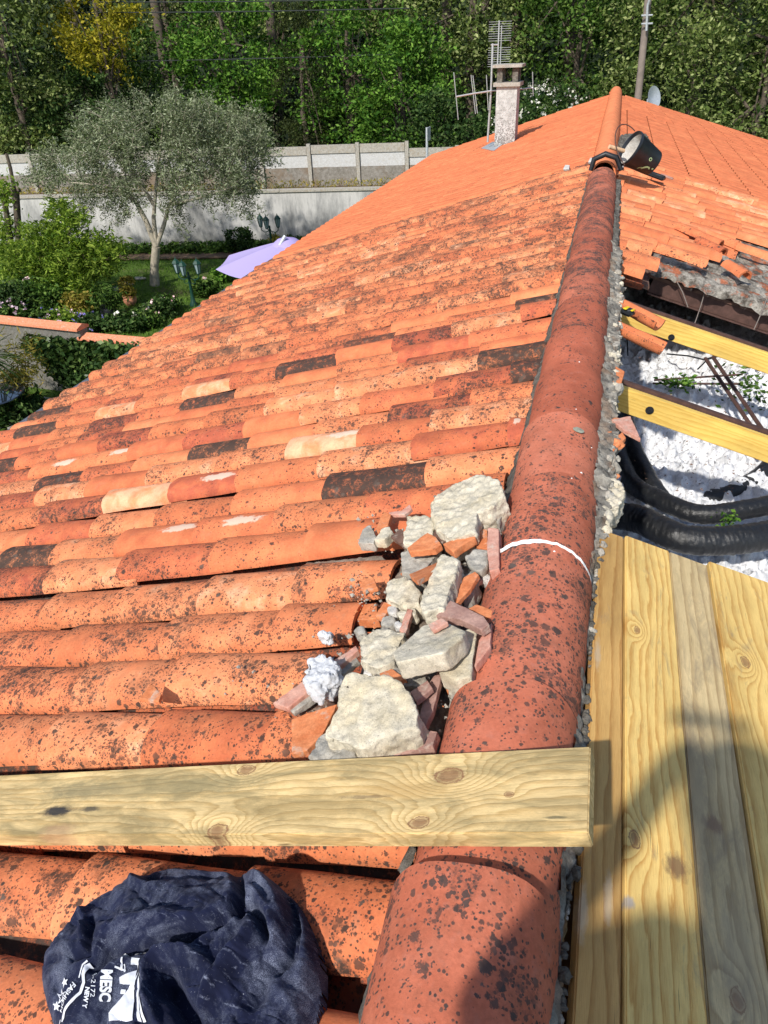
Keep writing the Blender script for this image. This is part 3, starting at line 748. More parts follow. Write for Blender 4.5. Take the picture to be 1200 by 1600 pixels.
# debris bits lying on insulation
def bits(name, n, region, size, mat, label, cat, z, zf=.1, leafy=False):
    V = []; Fc = []
    for i in range(n):
        u, v = region(); P = WZ(u, v, z)+np.array([0, 0, rnd.uniform(0, .03)])
        d = Vector((rnd.uniform(-1, 1), rnd.uniform(-1, 1), rnd.uniform(-.4, .6))).normalized(); e = d.orthogonal().normalized()
        sz = size*rnd.uniform(.5, 1.4); b = len(V); asp = rnd.uniform(.15, .5) if not leafy else .5
        for q_ in (-d, e*asp, d, -e*asp): V.append(tuple(Vector(P)+q_*sz))
        V.append(tuple(Vector(P)+Vector((0, 0, -sz*.3))))
        Fc += [(b, b+1, b+2, b+3), (b, b+4, b+1), (b+1, b+4, b+2), (b+2, b+4, b+3), (b+3, b+4, b)]
    o = mesh(name, V, Fc, mat); return meta(o, label, cat, None, 'stuff')
def reg(cx, cy, rx, ry): return lambda: (rnd.gauss(cx, rx), rnd.gauss(cy, ry))
INT = INS_Z+.09
bits('leaf_litter', 130, reg(1060, 600, 18, 6), .016, LF['bright'], 'tuft of green leaves on the white insulation between the rafters', 'leaves', INT, leafy=True)
bits('leaf_litter', 150, reg(1165, 605, 22, 16), .018, LF['mid'], 'green leaves by the brown iron rods at the right edge', 'leaves', INT, leafy=True)
bits('leaf_litter', 60, reg(1138, 818, 8, 6), .012, LF['bright'], 'small green sprig between the two black ducts', 'leaves', -.80, leafy=True)
bits('debris', 420, lambda: (rnd.uniform(985, 1200), rnd.uniform(560, 780)), .007, SH_B, 'brown crumbs scattered over the white insulation', 'debris', INT)
# rods and cables on the floor
wire('iron_rod', [WZ(1102, 560, -.72), WZ(1190, 690, -.80)], .011, RUST, 'brown iron rod leaning across the insulation, the left one of the pair', 'iron rod', 'rods leaning in the attic')
wire('iron_rod', [WZ(1114, 558, -.72), WZ(1204, 690, -.78)], .011, RUST, 'brown iron rod leaning across the insulation, the right one of the pair', 'iron rod', 'rods leaning in the attic')
wire('iron_rod', [WZ(1022, 594, INT), WZ(1160, 585, INT+.02)], .007, RUST, 'thin upper reinforcing rod lying across the green leaves', 'iron rod', 'thin rods lying on the insulation')
wire('iron_rod', [WZ(1020, 599, INT), WZ(1160, 600, INT+.02)], .007, RUST, 'thin lower reinforcing rod lying across the green leaves', 'iron rod', 'thin rods lying on the insulation')
wire('cable', [WZ(1042, 553, INT), WZ(1075, 556, INT+.03), WZ(1100, 562, INT+.04), WZ(1120, 556, INT+.05), WZ(1135, 557, INT+.03)], .006, BLACKP, 'thin black cable snaking over the insulation behind the nearer rafter', 'cable')
wire('cable', [WZ(1090, 577, INT), WZ(1105, 562, INT+.04), WZ(1125, 556, INT+.05)], .005, BLACKP, 'short black cable branching toward the rods', 'cable')
wire('cable', [WZ(977, 470, INT), WZ(981, 555, INT)], .005, BLACKP, 'black cable hanging down beside the ridge wall', 'cable')

# ducts
t = NT('black_duct', .34, .5); n1 = t.noise(55, 5, .7, None, .8)
t.col(t.mix(t.mr(t.noise(18, 5, .7), .6, .75, 0, .35), (.012, .013, .015), (.14, .13, .12))); t.bump(t.m_('ADD', n1, t.m_('MULTIPLY', t.noise(120, 4, .7, None, 1.5), .3)), .55, .006); DUCT = t.m
def duct(pts, r, label, m=130, n=34, seed=0):
    P = [Vector(p) for p in pts]; out = []
    for i in range(len(P)-1):
        p0 = P[max(i-1, 0)]; p1 = P[i]; p2 = P[i+1]; p3 = P[min(i+2, len(P)-1)]
        for j in range(m//(len(P)-1)):
            t_ = j/(m//(len(P)-1)); out.append(.5*((2*p1)+(p2-p0)*t_+(2*p0-5*p1+4*p2-p3)*t_*t_+(3*p1-p0-3*p2+p3)*t_**3))
    V = []; fr = None
    for i, p in enumerate(out):
        tg = (out[min(i+1, len(out)-1)]-out[max(i-1, 0)]).normalized()
        fr = tg.orthogonal().normalized() if fr is None else (fr-tg*fr.dot(tg)).normalized(); g = tg.cross(fr)
        for k in range(n):
            a = 2*math.pi*k/n; c = (math.cos(a), math.sin(a))
            wr = noise.ridged_multi_fractal(Vector((c[0]*1.6+seed, c[1]*1.6, i*.16)), 1., 2.2, 4, 1., 2.)
            rr = r*(1-.05+.075*wr*.6+.05*noise.noise(Vector((c[0]*2, c[1]*2, i*.5+seed))))
            if i in (0, len(out)-1): rr *= .8
            rr *= 1+.018*math.sin(i*2.1+2*math.sin(a*2))
            V.append(p+(fr*c[0]+g*c[1])*rr)
    mm = len(out)
    Fc = [(i*n+k, i*n+(k+1) % n, (i+1)*n+(k+1) % n, (i+1)*n+k) for i in range(mm-1) for k in range(n)]
    Fc += [tuple(reversed(range(n))), tuple((mm-1)*n+k for k in range(n))]
    return meta(mesh('duct', V, Fc, DUCT, None, True), label, 'duct', 'black insulated ducts in the attic')
dz = -.83
duct([WZ(955, 805, dz-.02), WZ(1000, 812, dz), WZ(1060, 840, dz+.02), WZ(1120, 845, dz+.02), WZ(1190, 838, dz+.02), WZ(1300, 815, dz)], .062, 'thick glossy black duct lying nearest the deck boards')
duct([WZ(960, 690, dz-.08), WZ(985, 752, dz-.08), WZ(1030, 780, dz-.06), WZ(1090, 803, dz-.04), WZ(1160, 797, dz-.02), WZ(1300, 770, dz)], .045, 'black duct curving along behind the thickest one', seed=5)
duct([WZ(975, 640, dz-.1), WZ(990, 700, dz-.1), WZ(1020, 760, dz-.12), WZ(1050, 800, dz-.2)], .046, 'short black duct coming out from under the broken tiles', 60, seed=9)
duct([WZ(1235, 690, INS_Z+.03), WZ(1190, 745, INS_Z-.0), WZ(1130, 775, INS_Z-.03), WZ(1080, 790, INS_Z-.07)], .055, 'black duct half buried in the insulation at the right edge', 60, seed=12)

# ---------------------------------------------------------------- rubble
def chunk(name, poly, h, th, mat, label, cat, group=None, rough=.005, vox=.0045, tilt=(0, 0), rnd_=.0035, base=None, W=WL, N=NL, sub=None, seed=0, taper=.88, smooth=True):
    """poly: outline of the top face in photo pixels, on the plane h above the tiles; th: thickness; tilt lifts by metres per metre"""
    top = [W(x, y, h) for x, y in poly]; c = np.mean(top, axis=0)
    top = [p+N*((p[0]-c[0])*tilt[0]+(p[1]-c[1])*tilt[1]) for p in top]
    bot = [c+(p-c)*1.0-N*th for p in top]
    top = [c+(p-c)*taper if False else p for p in top]
    bm = bmesh.new(); vt = [bm.verts.new(p) for p in top]; vb = [bm.verts.new(p) for p in bot]; n = len(vt)
    f1 = bm.faces.new(vt); f2 = bm.faces.new(list(reversed(vb)))
    for i in range(n): bm.faces.new((vb[i], vb[(i+1) % n], vt[(i+1) % n], vt[i]))
    bmesh.ops.recalc_face_normals(bm, faces=bm.faces[:])
    if rnd_: bmesh.ops.bevel(bm, geom=bm.edges[:], offset=rnd_, segments=2, affect='EDGES', profile=.6, clamp_overlap=True)
    bmesh.ops.triangulate(bm, faces=bm.faces[:])
    for it in range(7):
        lim = max(vox*1.6, .004); es = [e for e in bm.edges if e.calc_length() > lim]
        if not es or len(bm.verts) > 9000: break
        bmesh.ops.subdivide_edges(bm, edges=es, cuts=1); bmesh.ops.triangulate(bm, faces=[f for f in bm.faces if len(f.verts) > 3])
    if rough > .002: 
        for _ in range(1): bmesh.ops.smooth_vert(bm, verts=bm.verts[:], factor=.5, use_axis_x=True, use_axis_y=True, use_axis_z=True)
    bm.normal_update(); o_ = Vector((seed*7.3, 0, 0))
    off = []
    for v in bm.verts:
        p = v.co
        d = noise.fractal(p*52+o_, .9, 2.2, 5)*rough*.8+noise.noise(p*14+o_)*rough*.9-max(0, noise.noise(p*22+o_)-.3)*rough*.9
        off.append(v.normal*d)
    for v, d in zip(bm.verts, off): v.co += d
    c0 = Vector(c-N*th)
    for v in bm.verts: v.co -= c0
    me = bpy.data.meshes.new(name); bm.to_mesh(me); bm.free(); me.materials.append(mat)
    if smooth: me.polygons.foreach_set('use_smooth', [True]*len(me.polygons))
    o = bpy.data.objects.new(name, me); link(o, Matrix.Translation(c0)); return meta(o, label, cat, group)
GS = 'broken mortar lumps in the heap'; GT = 'broken tile pieces in the heap'
ST = lambda poly, h, th, mat, label, **k: chunk('mortar_lump', poly, h, th, mat, label, 'mortar lump', GS, **k)
SH = lambda poly, h, th, mat, label, **k: chunk('tile_shard', poly, h, th, mat, label, 'tile shard', GT, rough=k.pop('rough', .0016), rnd_=.0015, **k)
# mound of fines
def mound():
    poly = [(545, 1035), (585, 965), (605, 900), (630, 830), (670, 790), (770, 790), (790, 830), (775, 900), (755, 985), (735, 1060), (700, 1130), (680, 1185), (480, 1200), (500, 1120), (540, 1070)]
    pw = [WL(x, y, .01) for x, y in poly]; P2 = np.array([[p[0], p[1]] for p in pw])
    x0, y0 = P2.min(0)-.01; x1, y1 = P2.max(0)+.01; nx, ny = 120, 200; V = []; keep = {}
    def inside(x, y):
        r = False; j = len(P2)-1; dmin = 9
        for i in range(len(P2)):
            xi, yi = P2[i]; xj, yj = P2[j]
            if (yi > y) != (yj > y) and x < (xj-xi)*(y-yi)/(yj-yi)+xi: r = not r
            dx, dy = xj-xi, yj-yi; t_ = max(0, min(1, ((x-xi)*dx+(y-yi)*dy)/(dx*dx+dy*dy))); dmin = min(dmin, math.hypot(x-xi-t_*dx, y-yi-t_*dy)); j = i
        return dmin if r else -dmin
    for i in range(nx+1):
        for j in range(ny+1):
            x = x0+(x1-x0)*i/nx; y = y0+(y1-y0)*j/ny; d = inside(x, y)+noise.noise(Vector((x*30, y*30, 0)))*.012
            h = -.09+.10*(1-math.exp(-max(0, d+.02)/.035))+noise.fractal(Vector((x*30, y*30, 1)), .9, 2.2, 5)*.014 if d > -.02 else -.12
            h += abs(noise.noise(Vector((x*75, y*75, 5))))*.010
            s = -x/CA; V.append(L(s, y, h)); keep[(i, j)] = d > -.02
    Fc = [(i*(ny+1)+j, (i+1)*(ny+1)+j, (i+1)*(ny+1)+j+1, i*(ny+1)+j+1) for i in range(nx) for j in range(ny) if keep[(i, j)] and keep[(i+1, j)] and keep[(i, j+1)] and keep[(i+1, j+1)]]
    return meta(mesh('mortar_crumbs', V, Fc, FINES, None, True), 'brown grey heap of mortar crumbs and dust under the broken pieces', 'rubble', None, 'stuff')
mound()
ST([(666, 778), (700, 758), (745, 744), (782, 757), (791, 780), (768, 796), (745, 802), (742, 828), (705, 838), (682, 822)], .105, .07, STONE, 'largest cream mortar lump at the top of the heap, hollowed on one side', rough=.007, tilt=(.15, .05), seed=1)
ST([(690, 866), (718, 874), (708, 905), (697, 940), (690, 950), (662, 957), (656, 938), (672, 900)], .12, .10, STONE, 'tall narrow mortar prism standing beside the ribbed orange shard', rough=.006, seed=2)
ST([(606, 908), (632, 900), (658, 925), (655, 942), (632, 948), (604, 935)], .06, .05, STONE, 'small cream mortar lump left of the mortar prism', rough=.006, seed=3)
ST([(636, 806), (664, 803), (680, 815), (675, 836), (650, 850), (630, 848)], .07, .05, STONE, 'cream mortar lump tucked left of the largest one', rough=.006, seed=4)
ST([(628, 862), (665, 854), (690, 858), (672, 880), (655, 900), (627, 893)], .05, .05, GREY, 'grey mortar block under the ribbed orange shard', rough=.005, seed=5)
ST([(612, 1018), (655, 962), (690, 958), (727, 985), (722, 1002), (698, 1030), (660, 1036), (622, 1042)], .13, .045, STONE, 'flat smooth cream mortar slab in the middle of the heap', rough=.0025, tilt=(.1, -.25), seed=6)
ST([(560, 1002), (582, 984), (635, 985), (620, 1015), (615, 1035), (590, 1046), (562, 1032)], .08, .06, STONE, 'cream mortar lump at the left edge of the heap beside the flat slab', rough=.007, seed=7)
ST([(692, 1040), (722, 985), (746, 978), (742, 1010), (736, 1058), (712, 1063), (684, 1050)], .085, .045, STONE, 'curved cream mortar slab leaning right of the flat slab', rough=.0022, seed=8)
ST([(524, 1108), (532, 1076), (552, 1060), (612, 1066), (638, 1080), (653, 1108), (648, 1128), (600, 1142), (560, 1158), (502, 1142)], .12, .10, STONE, 'big cream mortar lump at the bottom of the heap', rough=.006, tilt=(0, .25), seed=9)
ST([(487, 1168), (496, 1148), (520, 1136), (548, 1140), (560, 1160), (552, 1185), (510, 1190), (482, 1184)], .075, .06, GREY, 'rounded grey mortar lump touching the plank', rough=.008, seed=10)
ST([(727, 870), (745, 857), (762, 860), (763, 880), (750, 893), (738, 890)], .075, .05, GREY, 'grey mortar lump with a white crust, right of the prism', rough=.006, seed=11)
ST([(718, 905), (735, 890), (745, 905), (735, 925), (722, 935)], .06, .05, GREY, 'dark grey mortar lump behind the mortar prism', rough=.005, seed=12)
for i, (x, y, r, lb) in enumerate(((612, 952, 9, 'topmost of the pebbles below the small cream lump'), (628, 958, 9, 'pebble to the right of the topmost one, beside the mortar prism'), (606, 970, 12, 'larger pebble at the left rim of the heap'), (622, 975, 8, 'middle one of the pebbles above the flat slab'), (645, 955, 7, 'pebble touching the foot of the mortar prism'), (601, 985, 8, 'lowest of the pebbles, above the left cream lump'), (759, 900, 8, 'pebble between the brick strip and the ridge'), (652, 1018+30, 6, 'tiny pebble just below the flat slab'), (636, 1050, 5, 'tiny pebble above the big bottom lump'), (575, 1050, 8, 'pebble resting above the big bottom lump'))):
    chunk('pebble', [(x+r*math.cos(a+i), y+r*.8*math.sin(a+i)) for a in np.linspace(0, 2*math.pi, 8)[:-1]], .055, .03, (WHITEROCK, STONE, GREY)[i % 3], lb, 'pebble', 'pebbles among the rubble', rough=.004, seed=20+i, vox=.003)
chunk('rock', [(558, 848), (568, 826), (578, 818), (588, 838), (584, 848)], .045, .03, GREY, 'small pointed grey rock at the upper left of the heap', 'rock', rough=.003, seed=31)
chunk('rock', [(584, 843), (596, 826), (608, 822), (614, 830), (600, 843)], .05, .03, STONE, 'small split cream rock right of the pointed grey one', 'rock', rough=.003, seed=32)
chunk('rock', [(550, 985), (556, 978), (568, 977), (572, 988), (562, 992)], .02, .03, GREY, 'mossy grey rock by the hole at the tile end', 'rock', rough=.004, seed=33)
# tile shards
ro = SH([(636, 887), (693, 853), (708, 862), (662, 932), (654, 922)], .105, .014, SH_O, 'orange shard with fine parallel ribs in the middle of the heap', tilt=(.2, -.4))
SH([(636, 856), (668, 832), (680, 838), (690, 850), (680, 858), (640, 862)], .085, .018, SH_O, 'long orange shard below the largest mortar lump, left half')
SH([(692, 850), (715, 838), (740, 829), (743, 840), (722, 852), (708, 862)], .09, .022, SH_O, 'orange shard jutting out under the largest mortar lump')
SH([(762, 824), (779, 826), (780, 888), (765, 893), (761, 860)], .085, .03, SH_P, 'upright pale brick strip against the ridge')
SH([(738, 830), (761, 826), (762, 858), (745, 855), (738, 850)], .06, .02, SH_O, 'small flat orange shard left of the brick strip')
SH([(610, 838), (626, 826), (642, 842), (634, 856)], .055, .012, SH_B, 'dark brown shard beside the upper cream lump')
SH([(588, 825), (598, 798), (611, 804), (606, 820), (590, 832)], .05, .012, SH_O, 'thin orange shard standing behind the small rocks')
SH([(607, 800), (628, 798), (640, 788), (644, 795), (632, 804), (608, 804)], .045, .01, SH_P, 'thin pale shard lying on the tile above the heap')
SH([(681, 962), (704, 938), (756, 963), (764, 975), (752, 984), (720, 968)], .11, .02, SH_M, 'mauve slab with a dusty top right of the mortar prism')
SH([(730, 952), (745, 944), (783, 958), (781, 964), (745, 964)], .07, .016, SH_O, 'orange shard poking over the ridge tile')
SH([(741, 1040), (748, 1000), (768, 972), (766, 1010), (745, 1038)], .085, .018, SH_P, 'pale pink slab standing right of the curved mortar slab')
SH([(562, 1166), (590, 1150), (642, 1138), (684, 1142), (676, 1166), (620, 1180), (562, 1183)], .06, .022, SH_M, 'wide mauve slab touching the plank at the bottom of the heap')
SH([(654, 1128), (664, 1075), (686, 1046), (689, 1060), (676, 1110), (665, 1134)], .06, .014, SH_M, 'long mauve slab right of the big bottom lump')
SH([(455, 1124), (480, 1114), (527, 1100), (505, 1145), (480, 1172), (456, 1178)], .035, .014, SH_O, 'orange shard at the lower left corner of the heap')
SH([(425, 1098), (468, 1068), (556, 1008), (560, 1016), (505, 1062), (450, 1106)], .055, .016, SH_P, 'long pink shard sticking out left, uppermost of the two strips')
SH([(449, 1106), (500, 1068), (556, 1022), (560, 1032), (510, 1078), (458, 1113)], .045, .014, GREY, 'long grey crusted strip below the pink shard', rough=.004)
SH([(462, 1125), (480, 1098), (520, 1080), (530, 1090), (500, 1108), (488, 1128)], .015, .012, SH_B, 'dark brown curved shard under the grey strip')
SH([(700, 915), (742, 893), (748, 898), (735, 920), (712, 945)], .08, .012, SH_O, 'orange shard behind the mortar prism')
SH([(735, 900), (758, 890), (757, 905), (742, 912)], .05, .012, SH_P, 'small pink shard between the prism and the ridge')
SH([(215, 1092), (226, 1080), (236, 1067), (252, 1084), (248, 1096)], .035, .01, SH_O, 'lone rusty shard stuck between two tile rows at the left')
SH([(624, 985), (636, 950), (645, 952), (634, 990)], .06, .012, SH_P, 'small upright pink shard among the pebbles')
SH([(700, 1062), (720, 1066), (716, 1080), (695, 1075)], .03, .02, SH_O, 'orange chip below the curved mortar slab')
# brick piece inside the hole at a tile end
SH([(552, 945), (588, 942), (590, 966), (555, 968)], -.03, .03, SH_O, 'hollow brick piece seen in the gap at a broken tile row')
SH([(478, 880), (595, 868), (612, 884), (600, 900), (500, 903)], -.045, .02, FINES, 'dusty grey fragment under the overhanging tile end', rough=.004)
def fluff(poly, h, th, label, seed):
    t = fluff.mat
    o = chunk('insulation_tuft', poly, h, th, t, label, 'insulation tuft', None, rough=.013, seed=seed, rnd_=.008, vox=.0028)
    return o
t = NT('white_tuft', .95, .1); t.col(t.mix(t.noise(90, 5, .8), (.72, .74, .78), (.9, .91, .93))); t.bump(t.noise(260, 5, .8), 1., .006); fluff.mat = t.m
fluff([(474, 1064), (478, 1032), (500, 1018), (522, 1026), (527, 1050), (508, 1062), (490, 1078)], .10, .05, 'bright white tuft of wool lying on the pink shard', 41)
fluff([(498, 990), (504, 981), (514, 982), (517, 991), (507, 994)], .03, .03, 'tiny white tuft of wool between two tile rows', 42)

def crumbs():
    V = []; Fc = []; q = random.Random(77); spots = [(600, 960, 60, 60), (560, 1040, 40, 40), (690, 930, 50, 90), (650, 1050, 40, 40), (500, 1110, 50, 30), (740, 930, 25, 60), (600, 840, 35, 25), (700, 1090, 25, 50), (570, 930, 20, 30), (380, 1080, 60, 20)]
    for i in range(430):
        s_ = q.choice(spots[:-1]) if q.random() < .96 else spots[-1]; u, v = q.gauss(s_[0], s_[2]*.6), q.gauss(s_[1], s_[3]*.6)
        if u > 770 or v > 1190: continue
        sz = .0022+.006*q.random()**3; P = WL(u, v, .0)+NL*(q.uniform(.0, .03)); b = len(V)
        for d in ((1, 0, 0), (-1, 0, 0), (0, 1, 0), (0, -1, 0), (0, 0, 1), (0, 0, -1)): V.append(tuple(P+np.array([d[k]*sz*q.uniform(.5, 1.4)+q.uniform(-.3, .3)*sz for k in range(3)])))
        Fc += [(b+x, b+y, b+z) for x, y, z in ((0, 2, 4), (2, 1, 4), (1, 3, 4), (3, 0, 4), (2, 0, 5), (1, 2, 5), (3, 1, 5), (0, 3, 5))]
    o = mesh('mortar_crumbs', V, Fc, GREY, None); o.data.materials.append(SH_O); mi = np.array([1 if (i//8) % 4 == 0 else 0 for i in range(len(Fc))], dtype=np.int32); o.data.polygons.foreach_set('material_index', mi)
    meta(o, 'loose crumbs of mortar and clay scattered round the heap', 'crumbs', None, 'stuff')
crumbs()
SH([(592, 1052), (612, 1044), (634, 1060), (610, 1070)], .075, .012, SH_O, 'small orange shard lying flat above the big bottom lump')
SH([(560, 905), (583, 902), (590, 918), (566, 925)], .03, .012, SH_O, 'orange shard on the tile just left of the small cream lump')
SH([(668, 975), (690, 965), (700, 972), (676, 986)], .135, .01, SH_P, 'thin pale shard lying on top of the flat slab')
SH([(640, 1080), (668, 1062), (676, 1075), (650, 1096)], .08, .012, SH_M, 'small mauve shard between the flat slab and the long mauve one')
SH([(690, 800), (700, 842), (690, 850), (676, 838)], .07, .012, SH_B, 'dark shard under the left side of the largest mortar lump')
SH([(586, 962), (600, 940), (612, 944), (598, 968)], .045, .012, SH_O, 'orange shard edge at the left rim near the pebbles')
ST([(765, 780), (784, 776), (788, 800), (778, 815), (764, 808)], .07, .05, GREY, 'grey mortar lump behind the largest one, against the ridge', rough=.005, seed=15)
ST([(595, 1046), (640, 1040), (668, 1050), (660, 1072), (610, 1070)], .065, .05, GREY, 'crumbly grey mortar lump under the flat slab', rough=.009, seed=16)
ST([(700, 1068), (728, 1064), (722, 1100), (700, 1108)], .03, .05, GREY, 'grey mortar lump in the gap by the ridge at the bottom', rough=.007, seed=17)

# stones and tile ends in the right edge mortar of the ridge
WRz = lambda x, y, h=0: WZ(x, y, h)
E3 = np.array([0, 0, 1.])
EG = 'stones along the broken edge'; ET = 'tile pieces along the broken edge'
for i, (px, py, r, mt, lb) in enumerate(((950, 612, 17, STONE, 'cream stone in the broken edge, level with the nearer rafter'), (957, 770, 24, STONE, 'largest cream stone in the broken edge, above the ducts'), (950, 720, 15, GREY, 'grey stone in the broken edge below the red shards'), (960, 530, 12, GREY, 'grey stone in the broken edge between the loose tiles and the orange end'), (946, 655, 11, GREY, 'small stone in the broken edge just above the red shards'), (955, 475, 7, GREY, 'tiny stone by the tape measure'), (944, 805, 15, STONE, 'cream stone in the broken edge next to the board ends'), (958, 562, 10, STONE, 'small cream stone in the edge below the lower loose tile'), (940, 840, 9, GREY, 'last small grey stone beside the first board end'))):
    chunk('edge_stone', [(px+r*.8*math.cos(a+i), py+r*1.1*math.sin(a+i)) for a in np.linspace(0, 2*math.pi, 9)[:-1]], -.10, .07, mt, lb, 'stone', EG, rough=.009, seed=60+i, W=WRz, N=E3, vox=.004)
for i, (poly, z, mt, lb) in enumerate((
    ([(955, 655), (985, 650), (1001, 685), (975, 672)], -.09, SH_P, 'pinkish red tile shard jutting over the attic'),
    ([(955, 690), (972, 675), (978, 684), (958, 705)], -.10, SH_O, 'orange tile shard just below the pinkish red one'),
    ([(962, 572), (976, 580), (970, 602), (963, 600)], -.10, SH_O, 'orange tile end in the edge beside the cream stone'),
    ([(951, 512), (958, 510), (956, 540), (948, 535)], -.10, SH_O, 'narrow orange tile end below the loose tiles'),
    ([(935, 728), (941, 726), (940, 755), (933, 750)], -.10, SH_O, 'thin red tile end in the edge above the largest stone'),
    ([(931, 762), (936, 762), (941, 790), (936, 790)], -.10, SH_O, 'thin red tile end in the edge left of the largest stone'),
    ([(936, 665), (944, 665), (943, 675), (937, 673)], -.10, SH_O, 'little red chip in the edge left of the red shards'))):
    chunk('tile_shard', poly, z, .014, mt, lb, 'tile shard', ET, rough=.0015, rnd_=.0015, W=WRz, N=E3, seed=80+i)

# loose tiles resting at the edge of the opening
def loose(pa, pb, h, lab, inv=True, tint=(.5, .2, .5, 0)):
    a_ = WR(*pa, h); b_ = WR(*pb, h); D = _n(a_-b_); ln = np.linalg.norm(a_-b_)
    Wd = _n(np.cross(NR, D)); U = np.cross(D, Wd); U = U if U[2] > 0 else -U
    V, Fc = tile_geo(b_-U*.03, D, U, Wd, ln, .10, .085, .05, .045, n=10, m=3, inv=inv, th=.013)
    return meta(mesh('loose_tile', V, Fc, TILE, None, True, tint=tint), lab, 'roof tile', 'loose tiles by the opening')
loose((958, 470), (1030, 508), .0, 'loose canal tile under the tape measure, upper of the pair over the rafter end')
loose((958, 510), (1036, 545), -.01, 'loose canal tile with a dark side, lower of the pair')
for pa, pb, ti, lb in (((1060, 350), (1128, 380), (.4, .2, .4, 0), 'long loose tile on the torn roof bed, uppermost of the group at its left'), ((1032, 384), (1102, 409), (.7, .3, .7, 0), 'spotted loose tile overhanging the torn roof bed at its left corner'), ((1092, 372), (1132, 392), (.2, .3, .3, 0), 'short reddish tile lying between two longer ones on the torn roof bed'), ((1105, 362), (1153, 381), (.6, .15, .6, 0), 'loose tile with a dark side at the upper middle of the torn roof bed'), ((1150, 381), (1204, 399), (.6, .1, .7, 0), 'loose tile at the right edge above the torn roof bed'), ((1137, 409), (1167, 428), (.5, .1, .5, 0), 'short broken orange tile alone on the torn roof bed')):
    loose(pa, pb, .03, lb, False, ti)
b_ = WR(968, 462, -.01); a2 = WR(950, 452, .0)
D = _n(a2-b_); Wd = _n(np.cross(NR, D)); V, Fc = tile_geo(b_-NR*.03, D, NR, Wd, .08, .09, .08, .05, .05, n=10, m=2)
meta(mesh('loose_tile', V, Fc, TILE, None, True, tint=(.5, .1, .6, 0)), 'broken arched tile end standing out of the edge above the tape measure', 'roof tile', 'loose tiles by the opening')
# tape measure
tp = WR(981, 487, .025); tm = empty('tape_measure', tp, 'small black and yellow tape measure resting on the upper loose tile', 'tape measure')
TY = M_plain('yellow_plastic', (.75, .55, .02), .4, .05, 20, 0)
def orient_box(c, X, Z, dims, bev):
    X = Vector(X).normalized(); Z = Vector(Z); Z = (Z-X*Z.dot(X)).normalized(); Y = Z.cross(X)
    bm = bmesh.new(); bmesh.ops.create_cube(bm, size=1)
    for v in bm.verts: v.co = Vector((v.co.x*dims[0], v.co.y*dims[1], v.co.z*dims[2]))
    bmesh.ops.bevel(bm, geom=bm.edges[:], offset=bev, segments=3, affect='EDGES')
    V = [tuple(Vector(c)+X*v.co.x+Y*v.co.y+Z*v.co.z) for v in bm.verts]; bm.verts.index_update(); Fc = [tuple(v.index for v in f.verts) for f in bm.faces]; bm.free(); return V, Fc
V, Fc = orient_box(tp, (.8, -.35, -.2), NR, (.062, .058, .034), .012); mesh('case', V, Fc, BLACKP, tm, True)
V, Fc = orient_box(tp+np.array([-.008, -.004, .0185]), (.8, -.35, -.2), NR, (.018, .052, .006), .002); mesh('grip_band', V, Fc, TY, tm, True)
V, Fc = orient_box(tp+np.array([.022, -.012, .012]), (.8, -.35, -.2), NR, (.012, .040, .006), .002); mesh('grip_band', V, Fc, TY, tm, True)

